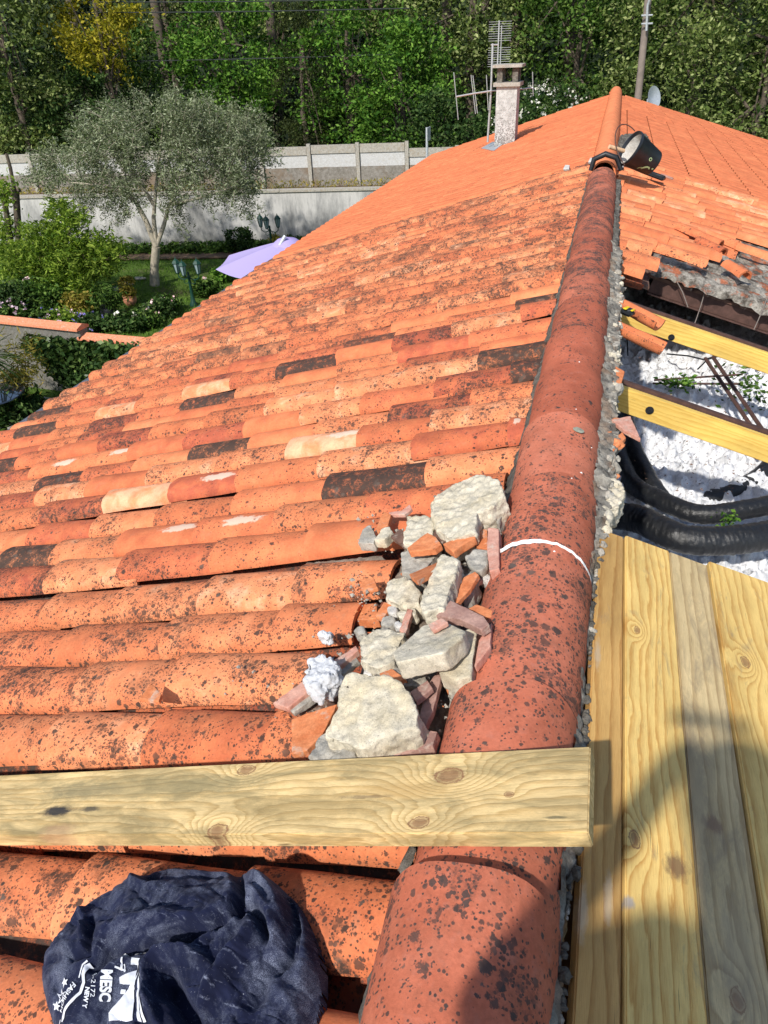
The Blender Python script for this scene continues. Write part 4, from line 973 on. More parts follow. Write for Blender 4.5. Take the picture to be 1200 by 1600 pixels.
# ---------------------------------------------------------------- bucket on the ridge and things round it
def bucket(K=.88):
    P = WY(1002, 243, 7.42)
    ax = Vector((.80, .32, -.50)).normalized()        # mouth faces up-left, bottom down-right
    c = Vector(P); root = empty('bucket', P, 'black plastic bucket with mortar inside, lying tipped on the ridge end', 'bucket')
    fr = ax.orthogonal().normalized(); g = ax.cross(fr)
    def rings(prof, n=32):
        V = []; 
        for r, z in prof:
            for k in range(n):
                a = 2*math.pi*k/n; V.append(c+(ax*z+(fr*math.cos(a)+g*math.sin(a))*r)*K)
        Fc = [(i*n+k, i*n+(k+1) % n, (i+1)*n+(k+1) % n, (i+1)*n+k) for i in range(len(prof)-1) for k in range(n)]
        Fc.append(tuple(range((len(prof)-1)*n, len(prof)*n))); return V, Fc
    V, Fc = rings([(.158, -.15), (.166, -.155), (.170, -.14), (.166, -.12), (.158, -.115), (.120, .15), (.114, .158), (.001, .158)]); V2, F2 = rings([(.158, -.15), (.150, -.13), (.114, .150), (.001, .150)])
    n = len(V); mesh('pail', V+V2, Fc+[tuple(reversed([i+n for i in f])) for f in F2], M_plain('bucket_plastic', (.022, .026, .034), .35, .5, 14, .1, .001), root, True)
    V, Fc = rings([(.146, -.125), (.112, .135), (.001, .14)]); mesh('mortar_lining', V, [tuple(reversed(f)) for f in Fc], WHITEROCK, root, True)
    mb = MB(); pts = []
    for k in range(15):
        a = math.pi*k/14; e = fr*math.cos(a)*.17+g*math.sin(a)*.17*-.35; pts.append(c-ax*(.13+.12*math.sin(a))+e+Vector((0, 0, .10*math.sin(a))))
    mb.tube(pts, .005, 6); mb.build('handle', RUST, root, True)
    # painted marks: a pale ring, a short stroke, dots
    PM = M_plain('pale_green_paint', (.42, .55, .28), .6, .2, 40, 0)
    tocam = (Vector(CAM)-c); tocam = (tocam-ax*tocam.dot(ax)).normalized(); sd = ax.cross(tocam)
    def onb(z, ang, r0=.0015):
        rr = (.158+(.120-.158)*(z+.115)/.265)*K+r0; z *= K; d = tocam*math.cos(ang)+sd*math.sin(ang); return c+ax*z+d*rr, d
    def stroke(pts, wdt, name):
        mb = MB(); L_ = []
        for i, (z, a) in enumerate(pts):
            p, d = onb(z, a); z2, a2 = pts[min(i+1, len(pts)-1)]; z1, a1 = pts[max(i-1, 0)]
            tg = Vector((z2-z1, (a2-a1)*.14, 0)).normalized(); w_ = wdt*(1-.7*abs(i/(len(pts)-1)-.4))
            for sg in (-1, 1):
                q_, _ = onb(z-tg.y*w_*sg, a+tg.x*w_*sg/.14); mb.v.append(tuple(q_))
        for i in range(len(pts)-1): mb.f.append((i*2, i*2+1, i*2+3, i*2+2))
        mb.build(name, PM, root)
    stroke([(.03, .75), (.045, .55), (.065, .42), (.09, .38), (.10, .5)], .011, 'painted_stroke')
    stroke([(.0, .9), (.01, .7), (.03, .6)], .006, 'painted_stroke')
    stroke([(.045+.014*math.cos(a), -.12+.1*math.sin(a)) for a in np.linspace(0, 2*math.pi, 12)], .004, 'painted_ring')
    stroke([(.13+.007*math.cos(a), .35+.05*math.sin(a)) for a in np.linspace(0, 2*math.pi, 8)], .004, 'painted_ring')
bucket()
P1 = WY(935, 231, 7.3); P2 = WY(976, 240, 7.4)
wire('wooden_handle', [WY(952, 229, 7.3), WY(975, 236, 7.38)], .018, M_plain('handle_wood', (.62, .42, .26), .6), 'short pale wooden handle by the mouth of the bucket', 'tool handle', n=12)
mb = MB()
pts = [Vector((-.11, 7.32, -.04)), Vector((-.09, 7.33, .05)), Vector((0, 7.34, .09)), Vector((.10, 7.34, .06)), Vector((.15, 7.34, -.04))]
mb.tube(pts, [.02, .024, .024, .024, .018], 12); meta(mb.build('bent_collar', BLACKP, None, True), 'black curled rubber collar over the end of the old ridge', 'rubber collar')
o = chunk('scrap_bundle', [(968, 226), (972, 210), (1010, 210), (1016, 222), (1000, 232), (978, 236)], .14, .12, MORTAR, 'dark crusted scrap lying behind the bucket mouth', 'scrap', rough=.02, seed=90, W=WR, N=NR, vox=.008)
V, Fc = orient_box(WR(1024, 274, .05), (1, -.35, -.3), NR, (.19, .09, .04), .01); meta(mesh('black_block', V, Fc, BLACKP, None, True), 'flat black block under the bottom of the bucket', 'block')
V, Fc = orient_box(WR(1042, 276, .03), (1, -.3, -.3), NR, (.13, .03, .02), .004); meta(mesh('wood_stick', V, Fc, SH_M, None, True), 'short brown stick poking out beside the black block', 'stick')
for px, py, lb in ((924, 250, 'white paper scrap left of the old ridge end'), (970, 259, 'white paper scrap under the bucket'), (885, 261, 'tiny pale mortar crumb on the joint between old and new tiles')):
    o = chunk('white_scrap', [(px-5, py+3), (px-2, py-4), (px+5, py-3), (px+4, py+3)], .02, .02, WHITEROCK, lb, 'scrap', rough=.003, seed=px, W=WL if px < 960 else WR, N=NL if px < 960 else NR)

# ---------------------------------------------------------------- hoodie
def hoodie():
    out = [(52, 1500), (62, 1470), (95, 1435), (130, 1400), (165, 1378), (200, 1362), (240, 1351), (300, 1352), (340, 1358), (385, 1353), (412, 1362), (440, 1378), (465, 1410), (482, 1445), (493, 1495), (492, 1540), (482, 1585), (476, 1625), (455, 1690), (350, 1730), (200, 1730), (110, 1690), (80, 1625), (62, 1570), (52, 1530)]
    O = np.array(out, float)
    # smooth the outline (Chaikin)
    for _ in range(2):
        Q = O*.75+np.roll(O, -1, 0)*.25; R2 = O*.25+np.roll(O, -1, 0)*.75; O = np.stack([Q, R2], 1).reshape(-1, 2)
    nu, nv_ = 230, 200; us = np.linspace(45, 500, nu); vs = np.linspace(1345, 1740, nv_); U, Vv = np.meshgrid(us, vs, indexing='ij')
    def seg(PL, U, Vv):
        d = np.full(U.shape, 1e9); tt = np.zeros(U.shape); n = len(PL)-1
        for i in range(n):
            (x0, y0), (x1, y1) = PL[i], PL[i+1]; dx, dy = x1-x0, y1-y0
            t_ = np.clip(((U-x0)*dx+(Vv-y0)*dy)/(dx*dx+dy*dy), 0, 1); dd = np.hypot(U-x0-t_*dx, Vv-y0-t_*dy); m = dd < d
            d = np.where(m, dd, d); tt = np.where(m, (i+t_)/n, tt)
        return d, tt
    ins = np.zeros(U.shape, bool); j = len(O)-1
    for i in range(len(O)):
        xi, yi = O[i]; xj, yj = O[j]
        c = ((yi > Vv) != (yj > Vv)) & (U < (xj-xi)*(Vv-yi)/(yj-yi+1e-9)+xi); ins ^= c; j = i
    dist, _ = seg(np.vstack([O, O[:1]]).tolist(), U, Vv); sd = np.where(ins, dist, -dist)
    def fn(U, Vv, sd):
        H = .062*(1-np.exp(-np.maximum(sd, 0)/26.))
        H += .022*np.exp(-(((U-270)/130)**2+((Vv-1440)/70)**2))
        def fold(PL, wd, am, asym=0.):
            nonlocal H
            d, tt = seg(PL, U, Vv); e = np.sin(np.pi*np.clip(tt*.9+.05, 0, 1))**.5; H = H+am*1.15*e*np.exp(-(d/wd)**2)
        V_ = fold
        fold([(232, 1372), (243, 1384), (252, 1392)], 8, -.045)
        fold([(212, 1372), (222, 1392), (240, 1402), (262, 1400)], 7, .012)
        fold([(240, 1356), (300, 1362), (345, 1366), (372, 1366)], 9, .014)
        fold([(262, 1392), (310, 1378), (360, 1372)], 7, -.012)
        fold([(160, 1530), (185, 1505), (240, 1498), (300, 1492), (350, 1466), (382, 1440)], 8, -.040)
        fold([(175, 1490), (215, 1470), (270, 1470), (330, 1468), (372, 1440)], 16, .022)
        fold([(366, 1362), (380, 1385), (386, 1412), (380, 1440), (392, 1452)], 7, -.034)
        fold([(395, 1362), (415, 1380), (440, 1412), (448, 1450), (438, 1490)], 12, .030)
        fold([(386, 1430), (410, 1440), (425, 1462), (428, 1482)], 7, -.034)
        fold([(400, 1405), (418, 1420), (432, 1445), (434, 1470)], 9, .020)
        fold([(430, 1385), (455, 1415), (466, 1455), (460, 1500), (440, 1530)], 6, -.026)
        fold([(455, 1400), (478, 1445), (482, 1500), (470, 1560)], 11, .018)
        fold([(262, 1620), (250, 1580), (252, 1545), (268, 1522), (310, 1515), (345, 1530)], 10, .034)
        fold([(278, 1545), (284, 1565), (300, 1592), (325, 1625)], 13, -.060)
        fold([(322, 1620), (345, 1575), (372, 1530), (395, 1500), (410, 1470)], 13, .030)
        fold([(345, 1535), (370, 1505), (390, 1478)], 7, -.018)
        fold([(105, 1455), (135, 1435), (148, 1448), (150, 1500)], 9, .016)
        fold([(150, 1440), (160, 1470), (152, 1505), (130, 1512)], 7, -.022)
        fold([(60, 1500), (90, 1505), (120, 1512)], 8, -.008)
        fold([(120, 1430), (160, 1400), (205, 1375)], 8, -.008)
        fold([(400, 1600), (420, 1550), (440, 1500)], 14, -.014)
        fold([(240, 1430), (265, 1445), (300, 1438)], 6, -.005); fold([(290, 1410), (270, 1440), (262, 1470)], 7, .006)
        fold([(95, 1600), (100, 1560), (90, 1530)], 9, -.008)
        fl = .0
        return H
    H = fn(U, Vv, sd)
    N2 = np.array([[noise.fractal(Vector((u/48, v/48, 1.5)), 1., 2., 4) for v in vs] for u in us]); N3 = np.array([[noise.ridged_multi_fractal(Vector((u/75+3, v/60, 4)), 1., 2., 3, 1., 2.) for v in vs] for u in us])
    mod = np.clip(sd/15, 0, 1)
    flat_ = 1-.85*np.exp(-(((U-165)/75)**4+((Vv-1565)/55)**4)); mod = mod*flat_
    N4 = np.array([[noise.fractal(Vector((u/16+v/60, v/34, 8)), .8, 2., 4) for v in vs] for u in us])
    H = H+mod*(N2*.008+(N3-1)*.007+N4*.0016)
    NA = np.array([[noise.noise(Vector((u/62+.5*noise.noise(Vector((u/50, v/50, 0))), v/40, 21))) for v in vs] for u in us]); NB_ = np.array([[noise.noise(Vector((u/30, v/52+.4*noise.noise(Vector((u/30, v/30, 3))), 33))) for v in vs] for u in us])
    H = H-mod*(.0045*np.exp(-np.abs(NA)/.05)+.002*np.exp(-np.abs(NB_)/.06))
    H = np.where(sd > -1, np.maximum(H, .003+.022*np.clip(sd/25, 0, 1)), -.02)
    V = np.zeros((nu, nv_, 3))
    for i in range(nu):
        for j in range(nv_): V[i, j] = WL(us[i], vs[j], .026)+NL*(H[i, j]-.026-.004)
    keep = sd > -2.5
    F = [(i*nv_+j, (i+1)*nv_+j, (i+1)*nv_+j+1, i*nv_+j+1)[::-1] for i in range(nu-1) for j in range(nv_-1) if keep[i, j] and keep[i+1, j] and keep[i, j+1] and keep[i+1, j+1]]
    t = NT('navy_fleece', .95, .1); P = t.pos()
    weave = t.noise(900, 3, .8); fz = t.noise(330, 4, .8)
    c = t.mix(t.mr(t.noise(20, 4, .6), .3, .7), (.006, .008, .022), (.014, .018, .048))
    d1 = t.m_('MULTIPLY', t.mr(t.noise(9, 5, .7, None, 1.), .47, .70, 0, 1.), t.mr(weave, .42, .66, 0, 1.))
    stk = t.mr(t.noise(14, 6, .65, t.map(P, (1.2, 5, 2), rot=(0, 0, .7)), 1.6), .58, .70, 0, .8)
    dm = t.m_('MAXIMUM', t.m_('MULTIPLY', d1, .55), t.m_('MULTIPLY', t.m_('MULTIPLY', stk, t.mr(fz, .4, .6)), .5), clamp=True)
    dm = t.m_('MULTIPLY', dm, 2., clamp=True); c = t.mix(dm, c, (.25, .28, .38)); 
    c = t.mix(t.m_('MULTIPLY', t.m_('GREATER_THAN', t.noise(420, 2, .6), .72), .6), c, (.4, .42, .48)); t.col(c)
    t.b.inputs['Sheen Weight'].default_value = .12; t.b.inputs['Sheen Tint'].default_value = (.5, .55, .8, 1); t.bump(t.m_('ADD', weave, fz), .5, .0015)
    root = mesh('hoodie', V.reshape(-1, 3), F, t.m, None, True); meta(root, 'crumpled navy blue hoodie with white lettering, dusty, lying on the tiles in front', 'hoodie')
    def surf(u, v, e=.0016):
        i = (u-us[0])/(us[1]-us[0]); j = (v-vs[0])/(vs[1]-vs[0]); i0 = int(min(max(i, 0), nu-2)); j0 = int(min(max(j, 0), nv_-2)); a = min(max(i-i0, 0), 1); b = min(max(j-j0, 0), 1)
        p = V[i0, j0]*(1-a)*(1-b)+V[i0+1, j0]*a*(1-b)+V[i0, j0+1]*(1-a)*b+V[i0+1, j0+1]*a*b
        nn = np.cross(V[i0+1, j0]-V[i0, j0], V[i0, j0+1]-V[i0, j0]); nn = nn/np.linalg.norm(nn); nn = nn if nn[2] > 0 else -nn
        return p+nn*e+(CAM-p)/np.linalg.norm(CAM-p)*.0008
    INK = M_plain('white_print', (.62, .64, .70), .9, .18, 60, .3, .0006)
    def flat(name, bm):
        bmesh.ops.triangulate(bm, faces=bm.faces[:])
        for it in range(7):
            es = [e for e in bm.edges if e.calc_length() > 3.2]
            if not es: break
            bmesh.ops.subdivide_edges(bm, edges=es, cuts=1); bmesh.ops.triangulate(bm, faces=[f for f in bm.faces if len(f.verts) > 3])
        bm.verts.index_update(); Vp = [surf(v.co.x, v.co.y) for v in bm.verts]; Fp = [tuple(v.index for v in f.verts) for f in bm.faces]; bm.free()
        return mesh(name, Vp, Fp, INK, root, True)
    def text(s, x, y, ang, size, name, squash=1., arc=0., bold=.0):
        cu = bpy.data.curves.new('t', 'FONT'); cu.body = s; cu.size = size; cu.offset = bold; cu.resolution_u = 3
        ob = bpy.data.objects.new('t', cu); COL.objects.link(ob); bpy.context.view_layer.update()
        me = bpy.data.meshes.new_from_object(ob.evaluated_get(bpy.context.evaluated_depsgraph_get())); bpy.data.objects.remove(ob)
        bm = bmesh.new(); bm.from_mesh(me); a = R_(ang); ca, sa = math.cos(a), math.sin(a)
        for v in bm.verts:
            X, Y = v.co.x*squash, v.co.y
            if arc: th = X*arc; X, Y = (math.sin(th)*(1/arc-Y)), (1/arc-math.cos(th)*(1/arc-Y))
            v.co = Vector((x+X*ca-Y*-sa*-1*-1 if False else x+X*ca+Y*sa, y+X*sa-Y*ca, 0))
        return flat(name, bm)
    def line(pts, w_, name):
        bm = bmesh.new(); pr = None
        for i, (x, y) in enumerate(pts):
            x2, y2 = pts[min(i+1, len(pts)-1)]; x1, y1 = pts[max(i-1, 0)]; tx, ty = x2-x1, y2-y1; l_ = math.hypot(tx, ty); nx, ny = -ty/l_*w_/2, tx/l_*w_/2
            a = bm.verts.new((x+nx, y+ny, 0)); b = bm.verts.new((x-nx, y-ny, 0))
            if pr: bm.faces.new((pr[0], pr[1], b, a))
            pr = (a, b)
        return flat(name, bm)
    def star(x, y, r, rin=.42, ang=0, hollow=False):
        bm = bmesh.new(); vs_ = [bm.verts.new((x+(r if k % 2 == 0 else r*rin)*math.sin(math.pi*k/5+ang), y-(r if k % 2 == 0 else r*rin)*math.cos(math.pi*k/5+ang), 0)) for k in range(10)]
        if hollow:
            vi = [bm.verts.new((x+(v.co.x-x)*.6, y+(v.co.y-y)*.6, 0)) for v in vs_]
            for k in range(10): bm.faces.new((vs_[k], vs_[(k+1) % 10], vi[(k+1) % 10], vi[k]))
        else: bm.faces.new(vs_)
        flat('star_print', bm)
    star(103.5, 1564, 12, .42, .2, True); star(114.5, 1548.5, 7, .45, -.1); star(92, 1575, 6.5, .45, .3)
    text('FASHION', 129, 1550, 136, 11.5, 'lettering', .95, 0, .3)
    line([(97, 1594), (91, 1601)], 3, 'print_line')
    line([(156, 1524), (150, 1528), (146, 1540), (147, 1553), (141, 1567), (124, 1580), (112, 1590), (105, 1604)], 5, 'print_line'); line([(153, 1520), (146, 1526), (139, 1545)], 1.8, 'print_line')
    text('A-2172', 161, 1535, 96, 10, 'lettering', 1.35); text('NEW Y', 150, 1559, 101, 9.5, 'lettering', 1.05, 0, .45)
    text('MESC', 176, 1534, 95, 25, 'lettering', .8, 0, 1.1)
    line([(169, 1530), (172, 1521), (180, 1511), (193, 1503)], 2.2, 'print_line'); line([(193, 1503), (204, 1500), (219, 1504), (230, 1511)], 5, 'print_line'); line([(234, 1510), (242, 1507), (273, 1509)], 6, 'print_line')
    line([(208, 1517), (207, 1536)], 3, 'print_line'); line([(197, 1531), (214, 1538)], 3, 'print_line'); line([(212, 1527), (212, 1540)], 2.5, 'print_line')
    def poly(pts):
        bm = bmesh.new(); bm.faces.new([bm.verts.new((x, y, 0)) for x, y in pts]); flat('print_panel', bm)
    poly([(223, 1518), (254, 1521), (251, 1532), (222, 1529)]); poly([(204, 1547), (224, 1550), (224, 1539), (232, 1537), (229, 1561), (204, 1557)]); poly([(206, 1566), (214, 1567), (212, 1574), (205, 1573)])
    poly([(241, 1533), (229, 1552), (206, 1580), (186, 1600), (186, 1612), (224, 1612), (226, 1580), (229, 1556)])
    for o_ in (0, 7): poly([(243+o_, 1535), (235+o_, 1553), (231+o_, 1575), (231+o_, 1612), (236+o_, 1612), (236+o_, 1576), (240+o_, 1555), (248+o_*.9, 1536)])
    return root
hoodie()

# ---------------------------------------------------------------- antennas, pole, dish, wires
ax_, ay_ = WY(767, 150, cy+.15)[0], cy+.15
an = empty('television_antenna', (ax_, ay_, -.5), 'tall aluminium mast with a finned antenna on top, clamped left of the chimney', 'antenna')
zt_ = WY(768, 68, ay_)[2]; mb = MB(); mb.tube([(ax_-.03, ay_, WY(766, 212, ay_)[2]-.1), (ax_, ay_, WY(768, 140, ay_)[2]), (ax_, ay_, zt_)], .019, 10); mb.build('mast', ALU, an, True)
xb = WY(779, 60, ay_)[0]; zb0 = WY(779, 100, ay_)[2]-.05; zb1 = WY(779, 32, ay_)[2]
mb = MB(); mb.tube([(xb, ay_, zb0), (xb, ay_, zb1)], .012, 8); mb.tube([(xb+.045, ay_, zb0), (xb+.045, ay_, WY(779, 40, ay_)[2])], .008, 8); mb.build('boom', ALU, an, True)
mb = MB()
for k in range(20):
    z = zb0+(zb1-zb0)*(k+.5)/20; hw2 = .165
    if .45 < (k+.5)/20 < .55: continue
    mb.tube([(xb-hw2, ay_-.01, z), (xb+hw2+.04, ay_+.01, z)], .0032, 5)
mb.build('fins', M_plain('dull_metal', (.22, .23, .24), .5, .1, 30, 0, metal=.5), an)
mb = MB(); mb.tube([(ax_-.03, ay_, zt_-.02), (xb, ay_, zt_-.02)], .012, 6); mb.build('clamp', ALU, an)
vh = empty('rod_antenna', (ax_, ay_-.1, .1), 'wide rod antenna with upright dipoles crossing behind the chimney top', 'antenna')
def AP(px, py): return WY(px, py, ay_-.06 if px < 790 else ay_+.3)
mb = MB(); mb.tube([AP(713, 151), AP(741, 146), AP(768, 142)], .013, 6); mb.tube([WY(768, 142, ay_-.06), WY(800, 141, ay_+.3), WY(833, 137, ay_+.3)], .011, 6); mb.build('crossbar', ALU, vh)
for (a1, b1, a2, b2) in ((709, 113, 716, 187), (736, 117, 743, 178), (739, 118, 746, 177), (760, 117, 763, 172), (832, 112, 833, 150), (807, 130, 810, 165)):
    mb = MB(); mb.tube([AP(a1, b1), AP(a2, b2)], .008, 6); mb.build('dipole', ALU, vh)
PY = 26.; pb_ = WY(1002, 158, PY); pt_ = WY(1014, -30, PY)
CONC = M_plain('pole_concrete', (.22, .18, .155), .9, .2, 6, .4, .01)
po = empty('utility_pole', pb_, 'tall brown utility pole with a metal lamp bracket behind the right slope', 'pole')
mb = MB(); lo = Vector(pb_)-Vector((0, 0, 3.5)); hi = Vector(pt_)+Vector((0, 0, 1)); mb.tube([lo, hi], [.12, .09], 12); mb.build('shaft', CONC, po, True)
mb = MB(); q_ = Vector(WY(1012, 8, PY-.2)); mb.tube([Vector(WY(1010, 48, PY-.2)), q_, q_+Vector((.1, -.1, .35)), q_+Vector((.5, -.3, .6))], .035, 8)
for yy in (24, 37): 
    p_ = Vector(WY(1011, yy, PY-.2)); mb.tube([p_-Vector((.15, 0, 0)), p_+Vector((.15, 0, 0))], .022, 6)
mb.build('lamp_bracket', GALV, po, True)
dp = Vector(WY(1022, 152, 19.2)); dh = empty('satellite_dish', dp, 'pale grey satellite dish seen edge-on beyond the right slope', 'satellite dish')
mb = MB(); n = 20
ad = Vector((.75, -.55, .25)).normalized(); f_ = ad.orthogonal().normalized(); g_ = ad.cross(f_)
for r, z in ((.0, -.06), (.10, -.05), (.17, -.02), (.22, 0), (.225, .008), (.165, -.01), (.09, -.035), (0, -.045)):
    for k in range(n): mb.v.append(tuple(dp+ad*z+(f_*math.cos(2*math.pi*k/n)+g_*math.sin(2*math.pi*k/n))*r))
for i in range(7):
    for k in range(n): mb.f.append((i*n+k, i*n+(k+1) % n, (i+1)*n+(k+1) % n, (i+1)*n+k))
mb.build('reflector', GALV, dh, True); mb = MB(); mb.tube([dp-ad*.06, dp-ad*.15, dp-ad*.15-Vector((0, 0, 1.2))], .025, 8); mb.build('bracket', GALV, dh, True)
sp_ = WY(667, 245, 22); mb = MB(); rt = empty('sign_post', sp_, 'thin galvanised post with a small sign seen from the side, above the concrete wall', 'sign post')
mb.tube([sp_-np.array([0, 0, 2.5]), WY(667, 199, 22)], .035, 8); mb.build('post', GALV, rt, True)
a_ = WY(669, 199, 22); b_ = WY(669, 220, 22); mb = MB(); mb.box((a_[0]-.012, 21.82, b_[2]), (a_[0]+.014, 22.25, a_[2])); mb.build('sign_plate', GALV, rt)
WIRE = M_plain('wire_black', (.03, .035, .035), .6, .1, 10, 0)
for i, (a1, b1, a2, b2, Y0_, lb) in enumerate(((-40, 2, 640, -2, 27, 'topmost overhead cable crossing the trees'), (-40, 19, 640, 13, 27, 'middle overhead cable crossing in front of the trees'), (-40, 98, 640, 84, 28, 'lowest overhead cable, faint in front of the trees'))):
    P = [np.array(WY(a1+(a2-a1)*k/16, b1+(b2-b1)*k/16+10*math.sin(math.pi*k/16)*.3, Y0_)) for k in range(17)]
    wire('overhead_cable', P, .016, WIRE, lb, 'cable')

# ---------------------------------------------------------------- garden
GZ = -4.4
t = NT('lawn', .95, .1); a = t.noise(1.2, 5, .6); b = t.noise(40, 4, .7)
c = t.mix(t.mr(a, .35, .65), (.06, .11, .02), (.11, .18, .035)); c = t.mix(t.mr(t.noise(.5, 4, .6), .55, .68, 0, .8), c, (.10, .085, .05)); c = t.vm('MULTIPLY', c, t.mr(b, .3, .7, .6, 1.3)); t.col(c); t.bump(b, .8, .03)
V = [(-120, -60, GZ), (120, -60, GZ), (120, 160, GZ), (-120, 160, GZ)]
N_ = 110; Vg = []
for i in range(N_+1):
    for j in range(N_+1):
        x = -110+220*i/N_; y = -50+170*j/N_; yy = y-(x*.05)
        h = GZ+(max(0, yy-26)*.10 if yy > 26 else 0)+noise.noise(Vector((x*.2, y*.2, 0)))*.05
        Vg.append((x, y, h))
Fg = np.array([(i*(N_+1)+j, (i+1)*(N_+1)+j, (i+1)*(N_+1)+j+1, i*(N_+1)+j+1) for i in range(N_) for j in range(N_)])
o = mesh('ground', Vg, Fg, t.m, None, True, recenter=False); meta(o, kind='structure')
# grass blades
def cards(n, fpos, size, asp, up=0., droop=0., jit=.4):
    P = fpos(n); n = len(P); d = rng.normal(size=(n, 3)); d[:, 2] = d[:, 2]*.7+up; d /= np.linalg.norm(d, axis=1)[:, None]
    e = np.cross(d, rng.normal(size=(n, 3))); e /= np.linalg.norm(e, axis=1)[:, None]; s = size*rng.uniform(1-jit, 1+jit, n)[:, None]
    f3 = np.cross(d, e)
    V = np.stack([P-d*s, P+e*s*asp+f3*s*.12, P+d*s, P-e*s*asp+f3*s*.12], 1).reshape(-1, 3)
    Fc = np.arange(n*4).reshape(n, 4); return V, Fc
def gpos(px0, px1, py0, py1, z=GZ):
    def f(n):
        x = rng.uniform(px0, px1, n); y = rng.uniform(py0, py1, n); return np.array([WZ(a, b, z) for a, b in zip(x, y)])
    return f
V, Fc = cards(26000, lambda n: np.stack([rng.uniform(-17, -5.5, n), rng.uniform(9.5, 20.5, n), GZ+.02+rng.uniform(0, .05, n)], 1), .055, .12, 1.5)
meta(mesh('lawn_grass', V, Fc, LF['grass'], None), 'short green lawn grass in the garden', 'grass', None, 'stuff')
SOIL = M_plain('soil', (.13, .085, .055), .95, .4, 8, .8, .03)
def patch(name, pts, mat, z, label=None, cat=None, kind='structure', th=.03):
    mb = MB(); P = [WZ(x, y, z) for x, y in pts]; n = len(P); c = np.mean(P, 0)
    mb.v = [tuple(p) for p in P]+[tuple(p-np.array([0, 0, th])) for p in P]
    mb.f = [tuple(range(n))]+[(i, n+i, n+(i+1) % n, (i+1) % n) for i in range(n)]
    o = mb.build(name, mat); return meta(o, label, cat, None, kind)
patch('garden_path', [(60, 408), (430, 400), (440, 392), (60, 398)], SOIL, GZ+.06)
STP = M_plain('paving_stone', (.36, .34, .29), .9, .25, 6, .5, .01)
for i, (x, y, rx, ry, lb) in enumerate(((182, 451, 13, 3, 'pale stepping stone left of the terracotta pot'), (198, 442, 9, 2.5, 'stepping stone just above the terracotta pot'), (218, 434, 9, 2, 'farthest stepping stone near the olive trunk'), (104, 487, 9, 4, 'nearest pale stepping stone beside the flower bed'), (150, 416, 12, 2, 'stepping stone half hidden behind the leafy fruit tree'))):
    patch('stepping_stone', [(x+rx*math.cos(a)*(1+.15*math.sin(3*a+i)), y+ry*math.sin(a)) for a in np.linspace(0, 2*math.pi, 9)[:-1]], STP, GZ+.05, lb, 'stepping stone', None)
# walls
A0 = WZ(120, 392, GZ); B0 = WZ(500, 386, GZ); dW = _n(B0-A0); nW = np.array([dW[1], -dW[0], 0])
def onwall(px, py, off=0): return onp(px, py, A0-nW*off, nW)
zw = onwall(120, 308)[2]
t = NT('white_wall', .9, .15); P = t.pos(); zz = t.sep(P)[2]
a = t.noise(1.1, 6, .7, t.map(P, (1, 1, .35))); st = t.noise(5, 5, .7, t.map(P, (3, 3, .35)))
c = t.mix(t.mr(t.m_('ADD', a, t.mr(zz, GZ, GZ+1.1, .10, -.06)), .42, .62), (.52, .51, .49), (.22, .22, .215)); c = t.mix(t.mr(st, .52, .68, 0, .6), c, (.22, .22, .22)); c = t.mix(t.mr(zz, GZ+.1, GZ+.5, .5, 0), c, (.2, .2, .16)); t.col(c); t.bump(st, .3, .01)
def wallbox(name, a, b, z0, z1, th, mat, parent=None, off=0.):
    p = np.array(a)-nW*off; q = np.array(b)-nW*off; p[2] = q[2] = 0
    lo = [p, q, q-nW*th, p-nW*th]; mb = MB(); mb.quad8([(v[0], v[1], z0) for v in lo]+[(v[0], v[1], z1) for v in lo]); return mb.build(name, mat, parent)
Aw = A0-dW*9; Bw = A0+dW*16
rw = empty('garden_wall', (*A0[:2], GZ), 'long low whitewashed wall, streaked with grey, behind the olive tree', 'wall')
wallbox('wall_face', Aw, Bw, GZ-.3, zw, .25, t.m, rw); wallbox('coping', Aw, Bw, zw+.002, zw+.06, .34, GREY, rw, -.04)
# raised ground behind
wallbox('terrace', Aw-dW*6, Bw+dW*8, GZ-.3, zw-.02, 5.5, SOIL, None, .26)['kind'] = 'structure'
# concrete panel wall
offc = 1.0
def onc(px, py): return onp(px, py, A0-nW*offc, nW)
zc_top = onc(430, 229)[2]; zc_bot = zw-.05
pw_ = empty('concrete_fence', (*(A0-nW*offc)[:2], zw), 'grey concrete panel fence with upright posts standing above the white wall', 'fence')
Hc = zc_top-zc_bot
PANW = M_stone('panel_white', (.50, .50, .49), (.62, .62, .61), (.5, .48, .44), .2)
t = NT('panel_rough', .95, .1); a = t.noise(10, 6, .7); z = t.sep(t.pos())[2]; v = t.voro(22)
c = t.mix(t.mr(a, .35, .65), (.17, .155, .13), (.30, .28, .25)); c = t.mix(t.mr(v['Distance'], .1, .2, .6, 0), c, (.46, .45, .43)); c = t.mix(t.mr(t.noise(1.3, 5, .7), .5, .62, 0, .7), c, (.20, .14, .09)); t.col(c); t.bump(a, .6, .02); PANR = t.m
def tpos(p): return float((np.array(p)-A0)@dW)
posts = sorted([tpos(onc(484, 260)), tpos(onc(560, 260)), tpos(onc(636, 260))]); sp = (posts[2]-posts[0])/2
allp = [posts[0]+sp*k for k in range(-14, 9)]
for i, p in enumerate(allp[:-1]):
    q_ = allp[i+1]; zt2 = zc_top-(.16 if p >= posts[2]-.1 else 0)+(.03*math.sin(i*2.3) if p < posts[0] else 0)
    a = A0+dW*(p+.07); b = A0+dW*(q_-.07)
    pp = wallbox('fence_panel', a, b, zc_bot, zc_bot+Hc*.48, .05, PANR, pw_, offc+.03)
    wallbox('panel_band', a, b, zc_bot+Hc*.482, zt2-Hc*.2, .04, PANW, pp, offc+.04)
    wallbox('panel_cap', a, b, zt2-Hc*.198, zt2, .08, GREY, pp, offc+.01)
